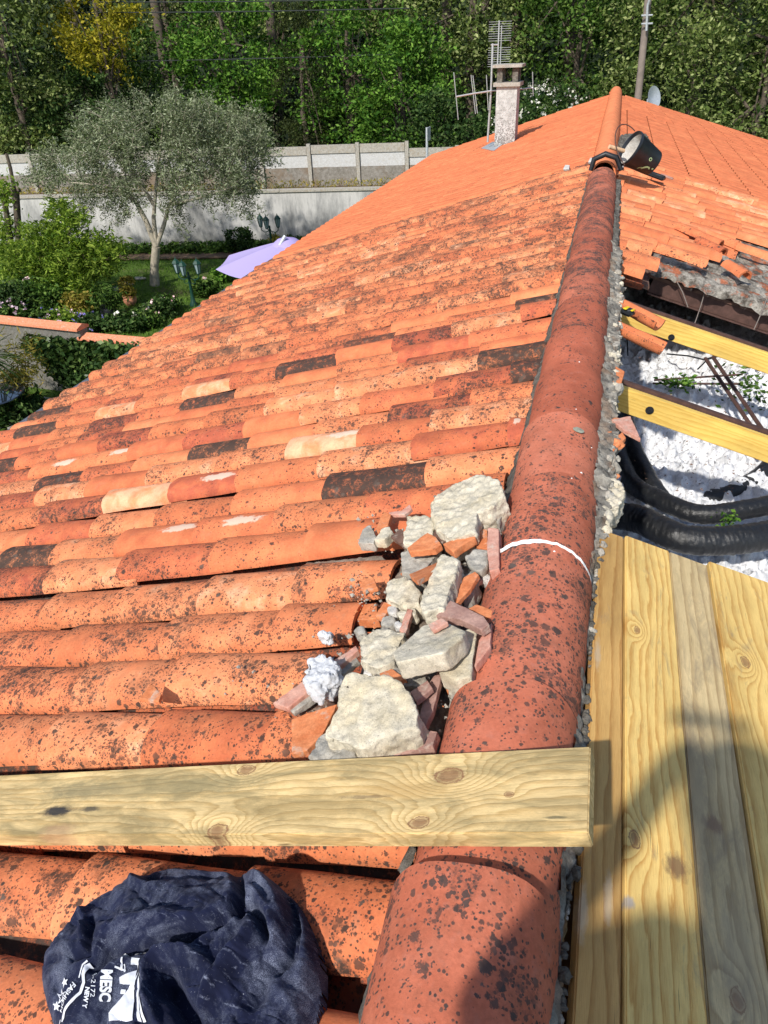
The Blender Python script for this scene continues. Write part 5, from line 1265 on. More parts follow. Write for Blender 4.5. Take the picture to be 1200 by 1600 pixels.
for i, p in enumerate(allp):
    zt2 = zc_top-(.16 if p > posts[2]+.1 else 0)+.04
    wallbox('fence_post', A0+dW*(p-.055), A0+dW*(p+.055), zc_bot, zt2, .14, GREY, pw_, offc-.03)

# leaves
def ell(c, r, n, shell=.5, flat_=1.):
    d = rng.normal(size=(n, 3)); d /= np.linalg.norm(d, axis=1)[:, None]; rr = rng.uniform(shell, 1, n)**.6
    return np.array(c)+d*np.array(r)*rr[:, None]
def crown(c, r, ncl, per, size, asp=.5, cl=.35, up=0, lobes=None, seed=0, shell=.45):
    """clumped foliage: clump centres in an uneven ellipsoid, leaves gaussian round them"""
    C = ell(c, r, ncl, shell)
    for i in range(ncl):
        k = 1+.30*noise.noise(Vector(C[i]*.55)+Vector((seed*9., 0, 0)))
        C[i] = np.array(c)+(C[i]-np.array(c))*k
    P = np.repeat(C, per, 0)+rng.normal(size=(ncl*per, 3))*cl*np.array([1, 1, .6])*np.repeat(rng.uniform(.5, 1.3, ncl), per)[:, None]
    return cards(len(P), lambda n: P, size, asp, up)
def branches(base, top, crown_c, crown_r, nb, r0, seed):
    q = random.Random(seed); mb = MB(); b = Vector(base); tp_ = Vector(top)
    mid = (b+tp_)/2+Vector((q.uniform(-.2, .2), q.uniform(-.2, .2), 0))
    mb.tube([b, mid, tp_], [r0, r0*.75, r0*.4], 8)
    for i in range(nb):
        t_ = q.uniform(.3, 1); s = b.lerp(tp_, t_); e = Vector(crown_c)+Vector([q.uniform(-1, 1)*crown_r[k]*.75 for k in range(3)])
        m = s.lerp(e, .5)+Vector((0, 0, q.uniform(.05, .3))); mb.tube([s, m, e], [r0*.38, r0*.22, r0*.06], 5, False)
    return mb
def tree(name, x, y, z0, H, c, r, leaf, label, cat='tree', ncl=70, per=75, size=.11, asp=.5, cl=.42, r0=.14, seed=0, group=None, bark=None, nb=14, up=0, shell=.45, trunk=True):
    rt = empty(name, (x, y, z0), label, cat, group)
    if trunk: branches((x, y, z0), (x+(c[0]-x)*.8, y+(c[1]-y)*.8, c[2]+r[2]*.5), c, r, nb, r0, seed).build('trunk', bark or BARK, rt, True)
    V, Fc = crown(c, r, ncl, per, size, asp, cl, up, seed=seed, shell=shell); mesh('crown', V, Fc, LF[leaf], rt); return rt
# olive tree
ob = WZ(242, 446, GZ); oy = ob[1]
def OT(px, py, dy=0): return Vector(WY(px, py, oy+dy))
orr = empty('olive_tree', ob, 'grey green olive tree with a pale forked trunk and a wide airy crown', 'tree')
mb = MB(); b = Vector(ob)
fk = OT(244, 385); mb.tube([b, OT(241, 420), fk], [.14, .115, .11], 10)
for pts, rr in (([fk, OT(228, 345), OT(212, 315), OT(190, 290, -.3), OT(150, 250, -.4)], (.085, .065, .055, .035, .015)), ([fk, OT(240, 340, .1), OT(243, 300, .2), OT(250, 240, .3), OT(255, 190, .3)], (.07, .055, .045, .03, .015)), ([fk, OT(256, 352, .2), OT(264, 320, .3), OT(300, 270, .2), OT(350, 230, 0)], (.07, .055, .04, .025, .012)), ([OT(240, 320, .2), OT(210, 270), OT(160, 220, .3), OT(130, 200)], (.05, .035, .02, .01)), ([OT(264, 320, .3), OT(310, 310, -.5), OT(370, 290, -.7)], (.04, .03, .01)), ([OT(212, 315), OT(170, 290, -.8), OT(110, 285, -.9)], (.045, .03, .01))):
    mb.tube(pts, rr, 8, False)
mb.build('trunk', BARK_O, orr, True)
lobes = [(245, 215, 75, 60), (170, 230, 60, 45), (320, 220, 70, 52), (370, 240, 45, 45), (120, 265, 60, 34), (80, 270, 35, 20), (230, 285, 70, 34), (330, 285, 55, 32), (385, 220, 32, 38), (290, 180, 60, 30), (180, 195, 30, 30), (370, 310, 25, 28), (270, 330, 18, 24), (150, 315, 35, 16), (190, 330, 18, 22)]
C = []; tw = MB(); q = random.Random(5)
for (x, y, rx, ry) in lobes:
    for i in range(int(rx*ry/20)):
        a = q.uniform(0, 6.283); rr = q.uniform(.1, 1)**.6; dy = q.uniform(-1.3, 1.3)*(1 if rx > 40 else .5)
        C.append((x+rx*rr*math.cos(a), y+ry*rr*math.sin(a), dy))
Pc_ = []
for (x, y, dy) in C:
    p = OT(x, y, dy); o2 = Vector((math.copysign(1, x-240)*q.uniform(.0, .6), q.uniform(-.4, .4), q.uniform(-.6, .7))).normalized()*q.uniform(.25, .6)
    tw.tube([p, p+o2*.5+Vector((0, 0, .03)), p+o2], [.005, .003, .0015], 3, False)
    for k in range(54):
        t_ = q.uniform(0, 1.05); pp = p+o2*t_; Pc_.append(np.array(pp)+rng.normal(size=3)*.06)
Pc_ = np.array(Pc_); V, Fc = cards(len(Pc_), lambda n: Pc_, .040, .27, .1); mesh('crown', V, Fc, LF['olive'], orr); tw.build('twigs', BARK_O, orr)
# leafy fruit tree at the left
fb = WZ(60, 470, GZ); fy = fb[1]
fr_ = empty('fruit_tree', fb, 'bright yellow green leafy fruit tree in the garden at the left', 'tree')
def FT(px, py, dy=0): return Vector(WY(px, py, fy+dy))
mb = MB()
for pts, rr in (([Vector(fb), FT(70, 440), FT(90, 400), FT(110, 360)], (.09, .07, .05, .02)), ([FT(70, 440), FT(120, 420), FT(170, 400)], (.05, .03, .01)), ([Vector(fb), FT(50, 420), FT(40, 370)], (.07, .05, .02))): mb.tube(pts, rr, 7, False)
mb.build('trunk', BARK, fr_, True); Pc_ = []
for (x, y, rx, ry) in ((95, 350, 22, 34), (85, 400, 45, 34), (130, 390, 40, 28), (160, 410, 34, 26), (60, 440, 50, 26), (110, 440, 45, 26), (60, 370, 28, 22), (100, 470, 30, 16), (30, 410, 30, 30), (100, 328, 8, 18), (118, 345, 16, 16), (170, 385, 18, 12)):
    for i in range(int(rx*ry/7.5)):
        a = q.uniform(0, 6.283); rr = q.uniform(0, 1)**.55; p = FT(x+rx*rr*math.cos(a), y+ry*rr*math.sin(a), q.uniform(-.7, .7)); o2 = Vector((q.uniform(-1, 1), q.uniform(-1, 1), q.uniform(-.2, 1))).normalized()*.25
        for k in range(13): Pc_.append(np.array(p+o2*q.uniform(0, 1))+rng.normal(size=3)*.05)
Pc_ = np.array(Pc_); V, Fc = cards(len(Pc_), lambda n: Pc_, .068, .27, .2); mesh('crown', V, Fc, LF['peach'], fr_)
# pollarded trunks
pk = empty('pollarded_tree', WZ(32, 455, GZ), 'grey pollarded trunk with cut stubs at the far left, behind the fruit tree', 'tree')
py_ = WZ(32, 455, GZ)[1]+.3
def PT(px, py, dy=0): return Vector(WY(px, py, py_+dy))
mb = MB(); mb.tube([PT(34, 456), PT(30, 380), PT(26, 320), PT(24, 296)], [.10, .09, .085, .09], 8); mb.tube([PT(25, 310), PT(16, 262), PT(10, 240)], [.05, .045, .04], 7); mb.tube([PT(18, 450), PT(16, 370), PT(8, 320), PT(4, 300)], [.09, .08, .07, .06], 8); mb.tube([PT(24, 299), PT(31, 297)], [.05, .05], 7); mb.build('trunk', BARK, pk, True)
Pc_ = np.array([PT(q.gauss(6, 10), q.gauss(300+q.choice([0, 60, 100]), 14), q.uniform(-.4, .4)) for i in range(1500)]); V, Fc = cards(len(Pc_), lambda n: Pc_, .06, .4, .1); mesh('crown', V, Fc, LF['peach'], pk)
# shrubs and flowers
def shrub(px, py, h, rx, leaf, label, cat='shrub', n=26, per=60, size=.05, z=GZ, name='shrub', ry=None, blooms=None, nb=40, asp=.5, group=None, bs=.035, lift=.3):
    b = WZ(px, py, z); rt = empty(name, b, label, cat, group)
    c = (b[0], b[1], b[2]+h*.55); r = (rx, (ry or rx)*.8, h*.45)
    mb = MB()
    for i in range(5):
        a = i*1.3; mb.tube([b, b+np.array([math.cos(a)*rx*.4, math.sin(a)*rx*.4, h*.7])], [.012, .004], 4, False)
    mb.build('stem', BARK, rt)
    V, Fc = crown(c, r, n, per, size, asp, rx*.22, .2, seed=px, shell=.3); mesh('foliage', V, Fc, LF[leaf], rt)
    if blooms:
        P = ell((c[0], c[1]-.05, c[2]+h*.12), (rx*1.05, rx*.9, h*.5), nb, .75); P = np.repeat(P, 7, 0)+rng.normal(size=(nb*7, 3))*bs*.8
        V, Fc = cards(len(P), lambda n_: P, bs, .8, .2); mesh('flowers', V, Fc, LF[blooms], rt)
    return rt
shrub(20, 500, .9, .75, 'dark', 'dark leafy shrub above the near wall at the far left', n=50)
shrub(60, 492, .8, .6, 'mid', 'green rose bush with a pale bloom left of the stepping stone', n=40, blooms='rose', nb=5)
shrub(22, 512, .55, .5, 'mid', 'pale pink flowering bush just above the orange coping', blooms='pink', nb=45, bs=.03)
shrub(72, 512, .4, .4, 'mid', 'low bush with violet flowers above the coping', blooms='violet', nb=14, bs=.03)
shrub(110, 514, .4, .5, 'peach', 'low creamy flowering plants above the coping', blooms='pink', nb=22, bs=.025)
shrub(146, 518, .4, .35, 'dark', 'bush with violet flowers beside the step in the coping', blooms='violet', nb=14, bs=.03)
shrub(128, 495, .55, .35, 'ochre', 'yellowish young shrub beside the violet flowers')
shrub(196, 517, .4, .4, 'dark', 'dark bush with one big white bloom behind the lower coping', blooms='white', nb=2, bs=.045)
shrub(252, 496, .4, .35, 'dark', 'rose bush below the olive trunk, dark with pink blooms', blooms='rose', nb=6, bs=.04)
shrub(268, 486, .35, .25, 'mid', 'rose bush next to the green lamp post', blooms='rose', nb=5, bs=.04)
shrub(225, 512, .35, .4, 'mid', 'low green bush near the roof edge'); shrub(320, 462, .4, .4, 'mid', 'small green bush right of the lamp post near the roof edge', blooms='rose', nb=3)
shrub(350, 440, .35, .35, 'bright', 'young light green plant just below the parasol tip')
shrub(380, 398, .8, .35, 'dark', 'upright dark shrub against the white wall left of the far lamp'); shrub(440, 396, .5, .4, 'ochre', 'small olive coloured bush behind the far lamp', n=20); shrub(462, 394, .45, .35, 'dark', 'small dark bush by the white wall near the roof edge', n=20)
shrub(402, 398, .5, .22, 'dark', 'low dark shrub between the tall one and the far lamp', n=16)
# hedge strip at the wall foot
P = np.array([A0+dW*rng.uniform(-3, 10)+nW*rng.uniform(.1, .9)+np.array([0, 0, rng.uniform(0, .28)]) for _ in range(9000)]); V, Fc = cards(len(P), lambda n: P, .06, .5, .2)
meta(mesh('ground_cover', V, Fc, LF['mid'], None), 'strip of green ground cover along the foot of the white wall', 'ground cover', None, 'stuff')
P = np.array([A0-nW*rng.uniform(.3, .9)+dW*rng.uniform(-4, 14)+np.array([0, 0, zw-A0[2]+rng.uniform(0, .22)]) for _ in range(2600)]); V, Fc = cards(len(P), lambda n: P, .05, .3, .8)
meta(mesh('weeds', V, Fc, LF['ochre'], None), 'thin dry weeds growing between the two walls', 'weeds', None, 'stuff')
# pots
TC = M_plain('terracotta', (.50, .22, .13), .85, .2, 10, .2, .003)
def pot(px, py, r, mat, label, leaf, plab, ph, pr, size=.05):
    b = WZ(px, py, GZ); mb = MB(); mb.lathe(b, [(r*.55, 0), (r*.62, .01), (r*.95, r*.6), (r, r*1.0), (r*.9, r*1.3), (r*.98, r*1.4), (r*.98, r*1.5), (r*.85, r*1.5), (r*.8, r*1.3)], 20)
    meta(mb.build('flower_pot', mat, None, True), label, 'flower pot')
    rt = empty('potted_plant', b+np.array([0, 0, r*1.3]), plab, 'plant'); c = b+np.array([0, 0, r*1.3+ph*.5])
    V, Fc = crown(c, (pr, pr, ph*.5), 16, 50, size, .3, pr*.3, .4, seed=px); mesh('foliage', V, Fc, LF[leaf], rt)
    mb = MB(); mb.tube([b+np.array([0, 0, r*1.2]), c], [.02, .008], 5); mb.build('stem', BARK, rt)
pot(205, 477, .17, TC, 'round terracotta flower pot on the lawn', 'ochre', 'reddish green plant growing in the terracotta pot', .45, .17)
pot(172, 496, .19, BLACKP, 'black plastic flower pot in the shade on the lawn', 'mid', 'fine leaved green plant growing in the black pot', .5, .34, .06)
# lamp posts
GL = NT('lamp_glass', .15, .5); GL.col((.25, .32, .33)); GLm = GL.m
def lamp(px, py, top, label, group, tilt=0):
    b = WZ(px, py, GZ); Y = b[1]; H = WY(px, top, Y)[2]-GZ; rt = empty('garden_lamp', b, label, 'lamp post', group); b = np.array(b)
    mb = MB(); mb.lathe(b, [(.10, 0), (.10, .05), (.06, .12), (.04, .3), (.032, H*.6), (.045, H*.62), (.03, H*.65), (.028, H-.32)], 10); mb.build('post', DGREEN, rt, True)
    mb = MB()
    for sx in (-1, 1):
        pts = [b+np.array([sx*x, .0, H-.45+z]) for x, z in ((0, 0), (.08, -.04), (.18, -.06), (.27, 0), (.28, .09))]; mb.tube(pts, .014, 6)
        pts = [b+np.array([sx*x, .0, H-.45+z]) for x, z in ((.02, -.12), (.10, -.16), (.16, -.12), (.13, -.07))]; mb.tube(pts, .009, 5)
    mb.tube([b+np.array([0, 0, H-.45]), b+np.array([0, -.12, H-.42]), b+np.array([0, -.2, H-.36])], .013, 6)
    mb.build('arms', DGREEN, rt, True)
    for (dx, dy, dz) in ((-.28, 0, 0), (.28, 0, 0), (0, -.2, -.0)):
        c = b+np.array([dx, dy, H-.36+dz]); mb = MB(); mb.lathe(c, [(.02, -.02), (.05, 0), (.05, .015)], 6); mb.lathe(c, [(.10, .235), (.11, .245), (.06, .31), (.02, .34), (.012, .37), (.0, .40)], 6)
        for k in range(6):
            a = 2*math.pi*k/6; mb.tube([c+np.array([.05*math.cos(a), .05*math.sin(a), .01]), c+np.array([.092*math.cos(a), .092*math.sin(a), .24])], .008, 4)
        ln = mb.build('lantern', DGREEN, rt); mb = MB(); mb.lathe(c, [(.043, .016), (.084, .234)], 6); mb.build('lantern_glass', GLm, ln)
lamp(303, 478, 404, 'dark green three-armed garden lamp nearer the roof, below the olive tree', 'green garden lamps'); lamp(426, 397, 335, 'dark green three-armed garden lamp farther away, against the white wall', 'green garden lamps')
# parasol
uy = 15.; tipL = WY(337, 421, uy-.6); apex = WY(448, 375, uy+.3)
um = empty('parasol', (apex[0], apex[1], GZ), 'lavender garden parasol half hidden by the roof edge, with a grey pole end', 'parasol')
ap = Vector(apex); Rr_ = (Vector(tipL)-ap); rad = math.hypot(Rr_.x, Rr_.y); drop = -Rr_.z; mb = MB(); n = 8; a0 = math.atan2(Rr_.y, Rr_.x)
rows = 7; per = 6
for i in range(rows+1):
    f = i/rows
    for k in range(n*per):
        kk = k/per; a = a0+2*math.pi*kk/n; fr2 = (kk % 1); sc = math.cos(math.pi/n)/math.cos((fr2-.5)*2*math.pi/n); r = rad*f*sc; sag = .05*math.sin(math.pi*fr2)*f
        mb.v.append((ap.x+r*math.cos(a), ap.y+r*math.sin(a), ap.z-drop*(f**1.12)-sag*.7))
for i in range(rows):
    for k in range(n*per): mb.f.append((i*n*per+k, i*n*per+(k+1) % (n*per), (i+1)*n*per+(k+1) % (n*per), (i+1)*n*per+k))
LAV = NT('lavender_cloth', .85, .2); LAV.col((.50, .42, .76)); tr = LAV.n('ShaderNodeBsdfTranslucent'); LAV.l((.5, .4, .8), tr.inputs[0]); mx = LAV.n('ShaderNodeMixShader'); mx.inputs[0].default_value = .25
LAV.t.links.new(LAV.b.outputs[0], mx.inputs[1]); LAV.t.links.new(tr.outputs[0], mx.inputs[2]); LAV.t.links.new(mx.outputs[0], LAV.t.nodes['Material Output'].inputs[0])
mb.build('canopy', LAV.m, um); mb = MB(); mb.tube([(ap.x, ap.y, GZ), ap+Vector((0, 0, -.05))], .03, 8); mb.build('pole', GALV, um, True)
mb = MB(); mb.lathe(ap, [(.36, -.10), (.2, .02), (.0, .06)], 10); mb.build('vent_cap', LAV.m, um, True)
mb = MB(); mb.tube([ap+Vector((-.16, -.3, -.2)), ap+Vector((.04, -.15, .12))], .04, 10); mb.build('tilt_arm', GALV, um, True)
# near garden wall with ivy at the left, orange coping in two levels
nz1 = -3.15
iva = WZ(-60, 504, nz1); ivb = WZ(124, 517, nz1); ivc = WZ(124, 530, nz1-.17); ivd = WZ(250, 541, nz1-.17)
wl = empty('boundary_wall', (*iva[:2], GZ), 'grey rendered wall with an orange coping in two levels, partly under ivy', 'wall')
BW = M_stone('boundary_render', (.12, .115, .10), (.23, .22, .20), (.17, .15, .12), .4)
COPE = M_shard('coping_clay', (.62, .20, .10), (.74, .30, .17))
def seg_wall(a, b, zt2, nm):
    d = _n(np.array([b[0]-a[0], b[1]-a[1], 0])); nn = np.array([d[1], -d[0], 0]); mb = MB()
    p = [a+nn*.0, b+nn*.0, b-nn*.2, a-nn*.2]; mb.quad8([(v[0], v[1], GZ-.5) for v in p]+[(v[0], v[1], zt2-.004) for v in p]); mb.build('wall_face', BW, wl)
    p = [a+nn*.06, b+nn*.06, b-nn*.26, a-nn*.26]; r_ = [a-nn*.1, b-nn*.1]; mb = MB()
    mb.v = [(v[0], v[1], zt2) for v in p]+[(v[0], v[1], zt2+.04) for v in p]+[(v[0], v[1], zt2+.10) for v in r_]
    mb.f = [(3, 2, 1, 0), (0, 1, 5, 4), (2, 3, 7, 6), (4, 5, 9, 8), (8, 9, 6, 7), (0, 4, 8, 7, 3), (1, 2, 6, 9, 5)]; mb.build('coping', COPE, wl); return d, nn
d1, n1_ = seg_wall(iva-np.array([6, -1, 0])*.5, ivb, nz1, 0); d2, n2_ = seg_wall(ivc, ivd+(ivd-ivc)*.8, nz1-.17, 1)
# ivy mass on its face
def ivpos(n):
    out = []
    while len(out) < n:
        u = q.uniform(45, 250); v = q.uniform(515, 612)
        lim = 522+max(0, (u-45)*1.05) if u < 110 else 600
        top_ = 522+(u-45)*.09 if u < 124 else 534+(u-124)*.06
        if v < top_ or v > lim+q.gauss(0, 5): continue
        pt = onp(u, v, ivb+n1_*.0, n1_); out.append(pt+n1_*q.uniform(.02, .30)+rng.normal(size=3)*.03)
    return np.array(out)
V, Fc = cards(9000, ivpos, .055, .62, -.1); iv = meta(mesh('ivy', V, Fc, LF['ivy'], None), 'dense dark green ivy hanging over the boundary wall', 'ivy')
# plants in front of it
yb = WZ(-10, 640, GZ); yr = empty('yucca', yb, 'spiky dark yucca with long sword leaves at the left edge of the photo', 'plant')
mb = MB(); yc = Vector(WY(-22, 560, ivb[1]-1.2))
for i in range(110):
    a = q.uniform(0, 6.28); el = q.uniform(-.5, 1.2); d = Vector((math.cos(a)*math.cos(el), math.sin(a)*math.cos(el), math.sin(el))); ln_ = q.uniform(.5, .8); w_ = d.cross(Vector((0, 0, 1))).normalized()*.022; b0 = len(mb.v)
    for k in range(5):
        t_ = k/4; p = yc+d*ln_*t_-Vector((0, 0, .25*t_*t_)); ww = w_*(1-t_*.9); mb.v += [tuple(p-ww), tuple(p+Vector((0, 0, -.008))), tuple(p+ww)]
    for k in range(4): mb.f += [(b0+k*3, b0+k*3+1, b0+k*3+4, b0+k*3+3), (b0+k*3+1, b0+k*3+2, b0+k*3+5, b0+k*3+4)]
mb.build('foliage', LF['dark'], yr); mb = MB(); mb.tube([(yc.x, yc.y, GZ), (yc.x-.1, yc.y, GZ+.3)], .07, 8); mb.build('trunk', BARK, yr, True)
bb = empty('bamboo_shrub', WZ(30, 640, GZ), 'yellow green shrub with drooping narrow leaves in front of the bare wall', 'shrub'); Pc_ = []; mb = MB()
by = ivb[1]-.7
for (x0, y0, x1, y1) in ((36, 640, 38, 520), (36, 640, 22, 545), (34, 640, 15, 580), (36, 640, 45, 560), (36, 600, 12, 590)):
    p = Vector(WY(x0, y0, by)); e = Vector(WY(x1, y1, by-.1)); mb.tube([p, p.lerp(e, .5)+Vector((0, .05, 0)), e], [.014, .01, .004], 5)
    for k in range(170): t_ = q.uniform(.45, 1.0); Pc_.append(np.array(p.lerp(e, t_))+rng.normal(size=3)*np.array([.14, .14, .09]))
mb.build('stem', BARK, bb); Pc_ = np.array(Pc_); V, Fc = cards(len(Pc_), lambda n: Pc_, .07, .16, -.2); mesh('foliage', V, Fc, LF['ochre'], bb)
V, Fc = cards(1400, lambda n: np.array([onp(q.uniform(70, 110), q.uniform(560, 640), ivb, n1_)+n1_*q.uniform(.02, .3) for _ in range(n)]), .05, .5, 0)
# glossy garden table top (partly outside the frame)
tb = WZ(-14, 617, GZ+.55); tr_ = empty('garden_table', (tb[0], tb[1], GZ), 'dark glossy round garden table at the left edge, reflecting the sky', 'table')
GLOSS = NT('gloss_black', .04, .8); GLOSS.col((.015, .02, .03)); GLOSS.b.inputs['Coat Weight'].default_value = 1.
mb = MB(); mb.lathe(tb, [(.0, -.02), (.52, -.02), (.55, 0), (.54, .02), (.0, .05)], 36); mb.build('table_top', GLOSS.m, tr_, True); mb = MB(); mb.lathe((tb[0], tb[1], GZ), [(.25, 0), (.04, .05), (.04, .53)], 12); mb.build('pedestal', BLACKP, tr_, True)
patch('patio', [(60, 618), (110, 628), (90, 660), (20, 690), (0, 640)], GREY, GZ+.06)
shrub(10, 660, .5, .5, 'dark', 'dark low shrub in the shade below the roof edge', n=30); shrub(45, 650, .35, .35, 'dark', 'small shaded plant at the corner of the patio', n=18)

# ---------------------------------------------------------------- woodland
def FX(px, Y): return WY(px, 120, Y)[0]
def ftree(name, px, Y, base, topz, rx, leaf, label, zc=None, rz=None, **k):
    if leaf != 'yellow' and 'size' in k: k['per'] = int(k['per']*1.5); k['size'] *= .8
    x = FX(px, Y); zc = zc if zc is not None else (base+topz)/2+.6; rz = rz or (topz-zc)
    return tree(name, x, Y, base, topz-base, (x, Y, zc), (rx, rx*.8, rz), leaf, label, seed=px+int(Y), **k)
B_ = -3.6
ftree('broadleaf_tree', 20, 25.5, B_, 5.5, 2.2, 'poplar', 'tall pale green tree filling the top left corner', zc=1.5, rz=4.2, ncl=90, per=80, size=.10, cl=.4)
ftree('acacia_tree', 172, 27, B_, 4.2, 1.7, 'yellow', 'bright yellow leaved tree near the top left', zc=1.7, rz=1.6, ncl=60, per=100, size=.065, cl=.28, shell=.1)
ftree('laurel_tree', 95, 27, B_, 1.2, 2.7, 'dark', 'dark rounded evergreen behind the left end of the concrete fence', zc=-1.0, rz=2.1, ncl=80, per=80, size=.085, cl=.35)
ftree('broadleaf_tree', 190, 31, B_, 2.3, 2.0, 'mid', 'loose green tree directly under the yellow one', zc=.0, rz=2.3, ncl=55, per=70, size=.10)
ftree('broadleaf_tree', 355, 30, B_, 3.6, 2.6, 'bright', 'bright green tree behind the top right of the olive crown', zc=.6, rz=2.9, ncl=95, per=80, size=.095, cl=.34)
ftree('cypress_tree', 475, 28.5, B_, 3.0, 1.15, 'cypress', 'dark brownish conifer between two bright green trees', zc=-.4, rz=3.2, ncl=75, per=90, size=.055, asp=.35, cl=.26, up=1., shell=.6)
ftree('broadleaf_tree', 545, 29, B_, 3.2, 2.0, 'bright', 'bright green bushy tree right of the brownish conifer', zc=-.1, rz=3.0, ncl=80, per=80, size=.095, cl=.34)
ftree('broadleaf_tree', 625, 28, B_, 1.6, 1.8, 'bright', 'low bright green tree above the right end of the concrete fence', zc=-1.0, rz=2.4, ncl=75, per=80, size=.09, cl=.34)
ftree('shrub', 700, 26, B_, -.6, 1.9, 'dark', 'dark green bush behind the rod antenna', cat='shrub', zc=-2., rz=1.4, ncl=50, per=80, size=.075, cl=.3, trunk=False)
ftree('flowering_shrub', 850, 25.5, B_, -.35, 1.5, 'dark', 'dark bush covered in white blossom right of the chimney', cat='shrub', zc=-1.6, rz=1.2, ncl=40, per=70, size=.07, trunk=False)
fs = bpy.data.objects['flowering_shrub']; P = ell((FX(850, 25.5), 25.2, -1.35), (1.5, 1.2, 1.15), 130, .8); P = np.repeat(P, 6, 0)+rng.normal(size=(780, 3))*.05; V, Fc = cards(len(P), lambda n: P, .04, .8, 0); mesh('flowers', V, Fc, LF['white'], fs)
ftree('broadleaf_tree', 740, 32, B_, 6., 2.6, 'poplar', 'tall light green tree right behind the antenna mast', zc=2.2, rz=3.6, ncl=95, per=75, size=.10, cl=.42, r0=.22)
ftree('broadleaf_tree', 905, 31, B_, 5., 2.4, 'mid', 'darker green tree between the chimney and the utility pole', zc=1.0, rz=3.8, ncl=90, per=80, size=.10, cl=.4)
ftree('broadleaf_tree', 1085, 29, B_, 5., 3.0, 'poplar', 'broad light green tree just right of the utility pole', zc=.6, rz=3.9, ncl=150, per=85, size=.085, cl=.36)
ftree('broadleaf_tree', 1190, 27, B_, 4., 2.2, 'poplar', 'light green tree at the right edge of the photo', zc=.2, rz=3.4, ncl=110, per=85, size=.085, cl=.36)
ftree('broadleaf_tree', 275, 35, B_, 6.5, 2.6, 'poplar', 'pale tree with a visible dark trunk behind the olive, right of the yellow one', zc=3.4, rz=3., ncl=60, per=70, size=.11, r0=.2)
ftree('broadleaf_tree', 430, 36, B_, 6.5, 3.0, 'poplar', 'pale green tree behind the top of the brownish conifer', zc=3.6, rz=3., ncl=80, per=75, size=.11, r0=.2)
ftree('broadleaf_tree', 600, 36, B_, 6.5, 3.0, 'poplar', 'pale green tree at the top centre of the photo', zc=3.5, rz=2.8, ncl=80, per=75, size=.11, r0=.2)
ftree('broadleaf_tree', 970, 36, B_, 6.5, 3.0, 'mid', 'green tree behind the utility pole', zc=2.6, rz=3.6, ncl=90, per=75, size=.11)
ftree('broadleaf_tree', 1300, 29, B_, 5., 3.0, 'mid', 'green tree just outside the right edge of the photo', zc=.6, rz=3.9, ncl=70, per=80, size=.10)
ftree('broadleaf_tree', -90, 28, B_, 5., 3.0, 'mid', 'green tree just outside the left edge of the photo', zc=.6, rz=3.9, ncl=70, per=80, size=.10)
q2 = random.Random(3)
for i, (px, lb) in enumerate(((255, 'dark bare trunk rising behind the olive crown'), (425, 'dark trunk behind the brownish conifer'), (690, 'slim dark trunk left of the antenna mast'), (795, 'thick dark trunk rising directly above the chimney'), (880, 'dark trunk right of the chimney'), (130, 'dark trunk left of the yellow tree'))):
    Y = 33; x = FX(px, Y); rt = empty('woodland_tree', (x, Y, B_), lb, 'tree'); mb = MB(); mb.tube([(x, Y, B_), (x+.2, Y, 2), (x+.1, Y, 8)], [.24, .2, .14], 8); mb.build('trunk', BARK, rt, True)
    V, Fc = crown((x, Y, 8), (2.2, 2.2, 1.8), 30, 60, .12, .5, .5, seed=i); mesh('crown', V, Fc, LF['mid'], rt)
# far mass of wood on the rising slope
nP = 60000; X = rng.uniform(-48, 34, nP); Y = 39+rng.uniform(0, 7, nP)+rng.normal(size=nP)*.6; Z = rng.uniform(-4, 12, nP); k = np.array([noise.noise(Vector((x*.45, y*.3, z*.45))) for x, y, z in zip(X, Y, Z)]); m = k > -.12
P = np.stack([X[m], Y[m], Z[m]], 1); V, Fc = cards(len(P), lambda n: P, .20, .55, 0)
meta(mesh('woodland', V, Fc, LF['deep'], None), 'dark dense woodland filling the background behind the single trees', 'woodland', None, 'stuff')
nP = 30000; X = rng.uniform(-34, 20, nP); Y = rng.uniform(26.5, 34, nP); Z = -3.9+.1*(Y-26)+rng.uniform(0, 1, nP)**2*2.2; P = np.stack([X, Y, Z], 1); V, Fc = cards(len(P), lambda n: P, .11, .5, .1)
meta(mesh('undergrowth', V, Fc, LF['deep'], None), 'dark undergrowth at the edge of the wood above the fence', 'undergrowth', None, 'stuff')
mb = MB(); mb.box((-90, 50, -5), (90, 51, 22)); mb.v = [(x, y, z) for x, y, z in mb.v]
Vh = []; 
for i in range(61):
    for j in range(21):
        x = -100+200*i/60; y = 46+50*j/20; Vh.append((x, y, -3+j*1.6+noise.noise(Vector((x*.1, y*.1, 0)))*1.5))
Fh = [(i*21+j, (i+1)*21+j, (i+1)*21+j+1, i*21+j+1) for i in range(60) for j in range(20)]
o = mesh('hill', Vh, Fh, M_plain('forest_floor', (.018, .03, .01), .95, .5, 1.5, .5, .3), None, True, recenter=False); meta(o, kind='structure')

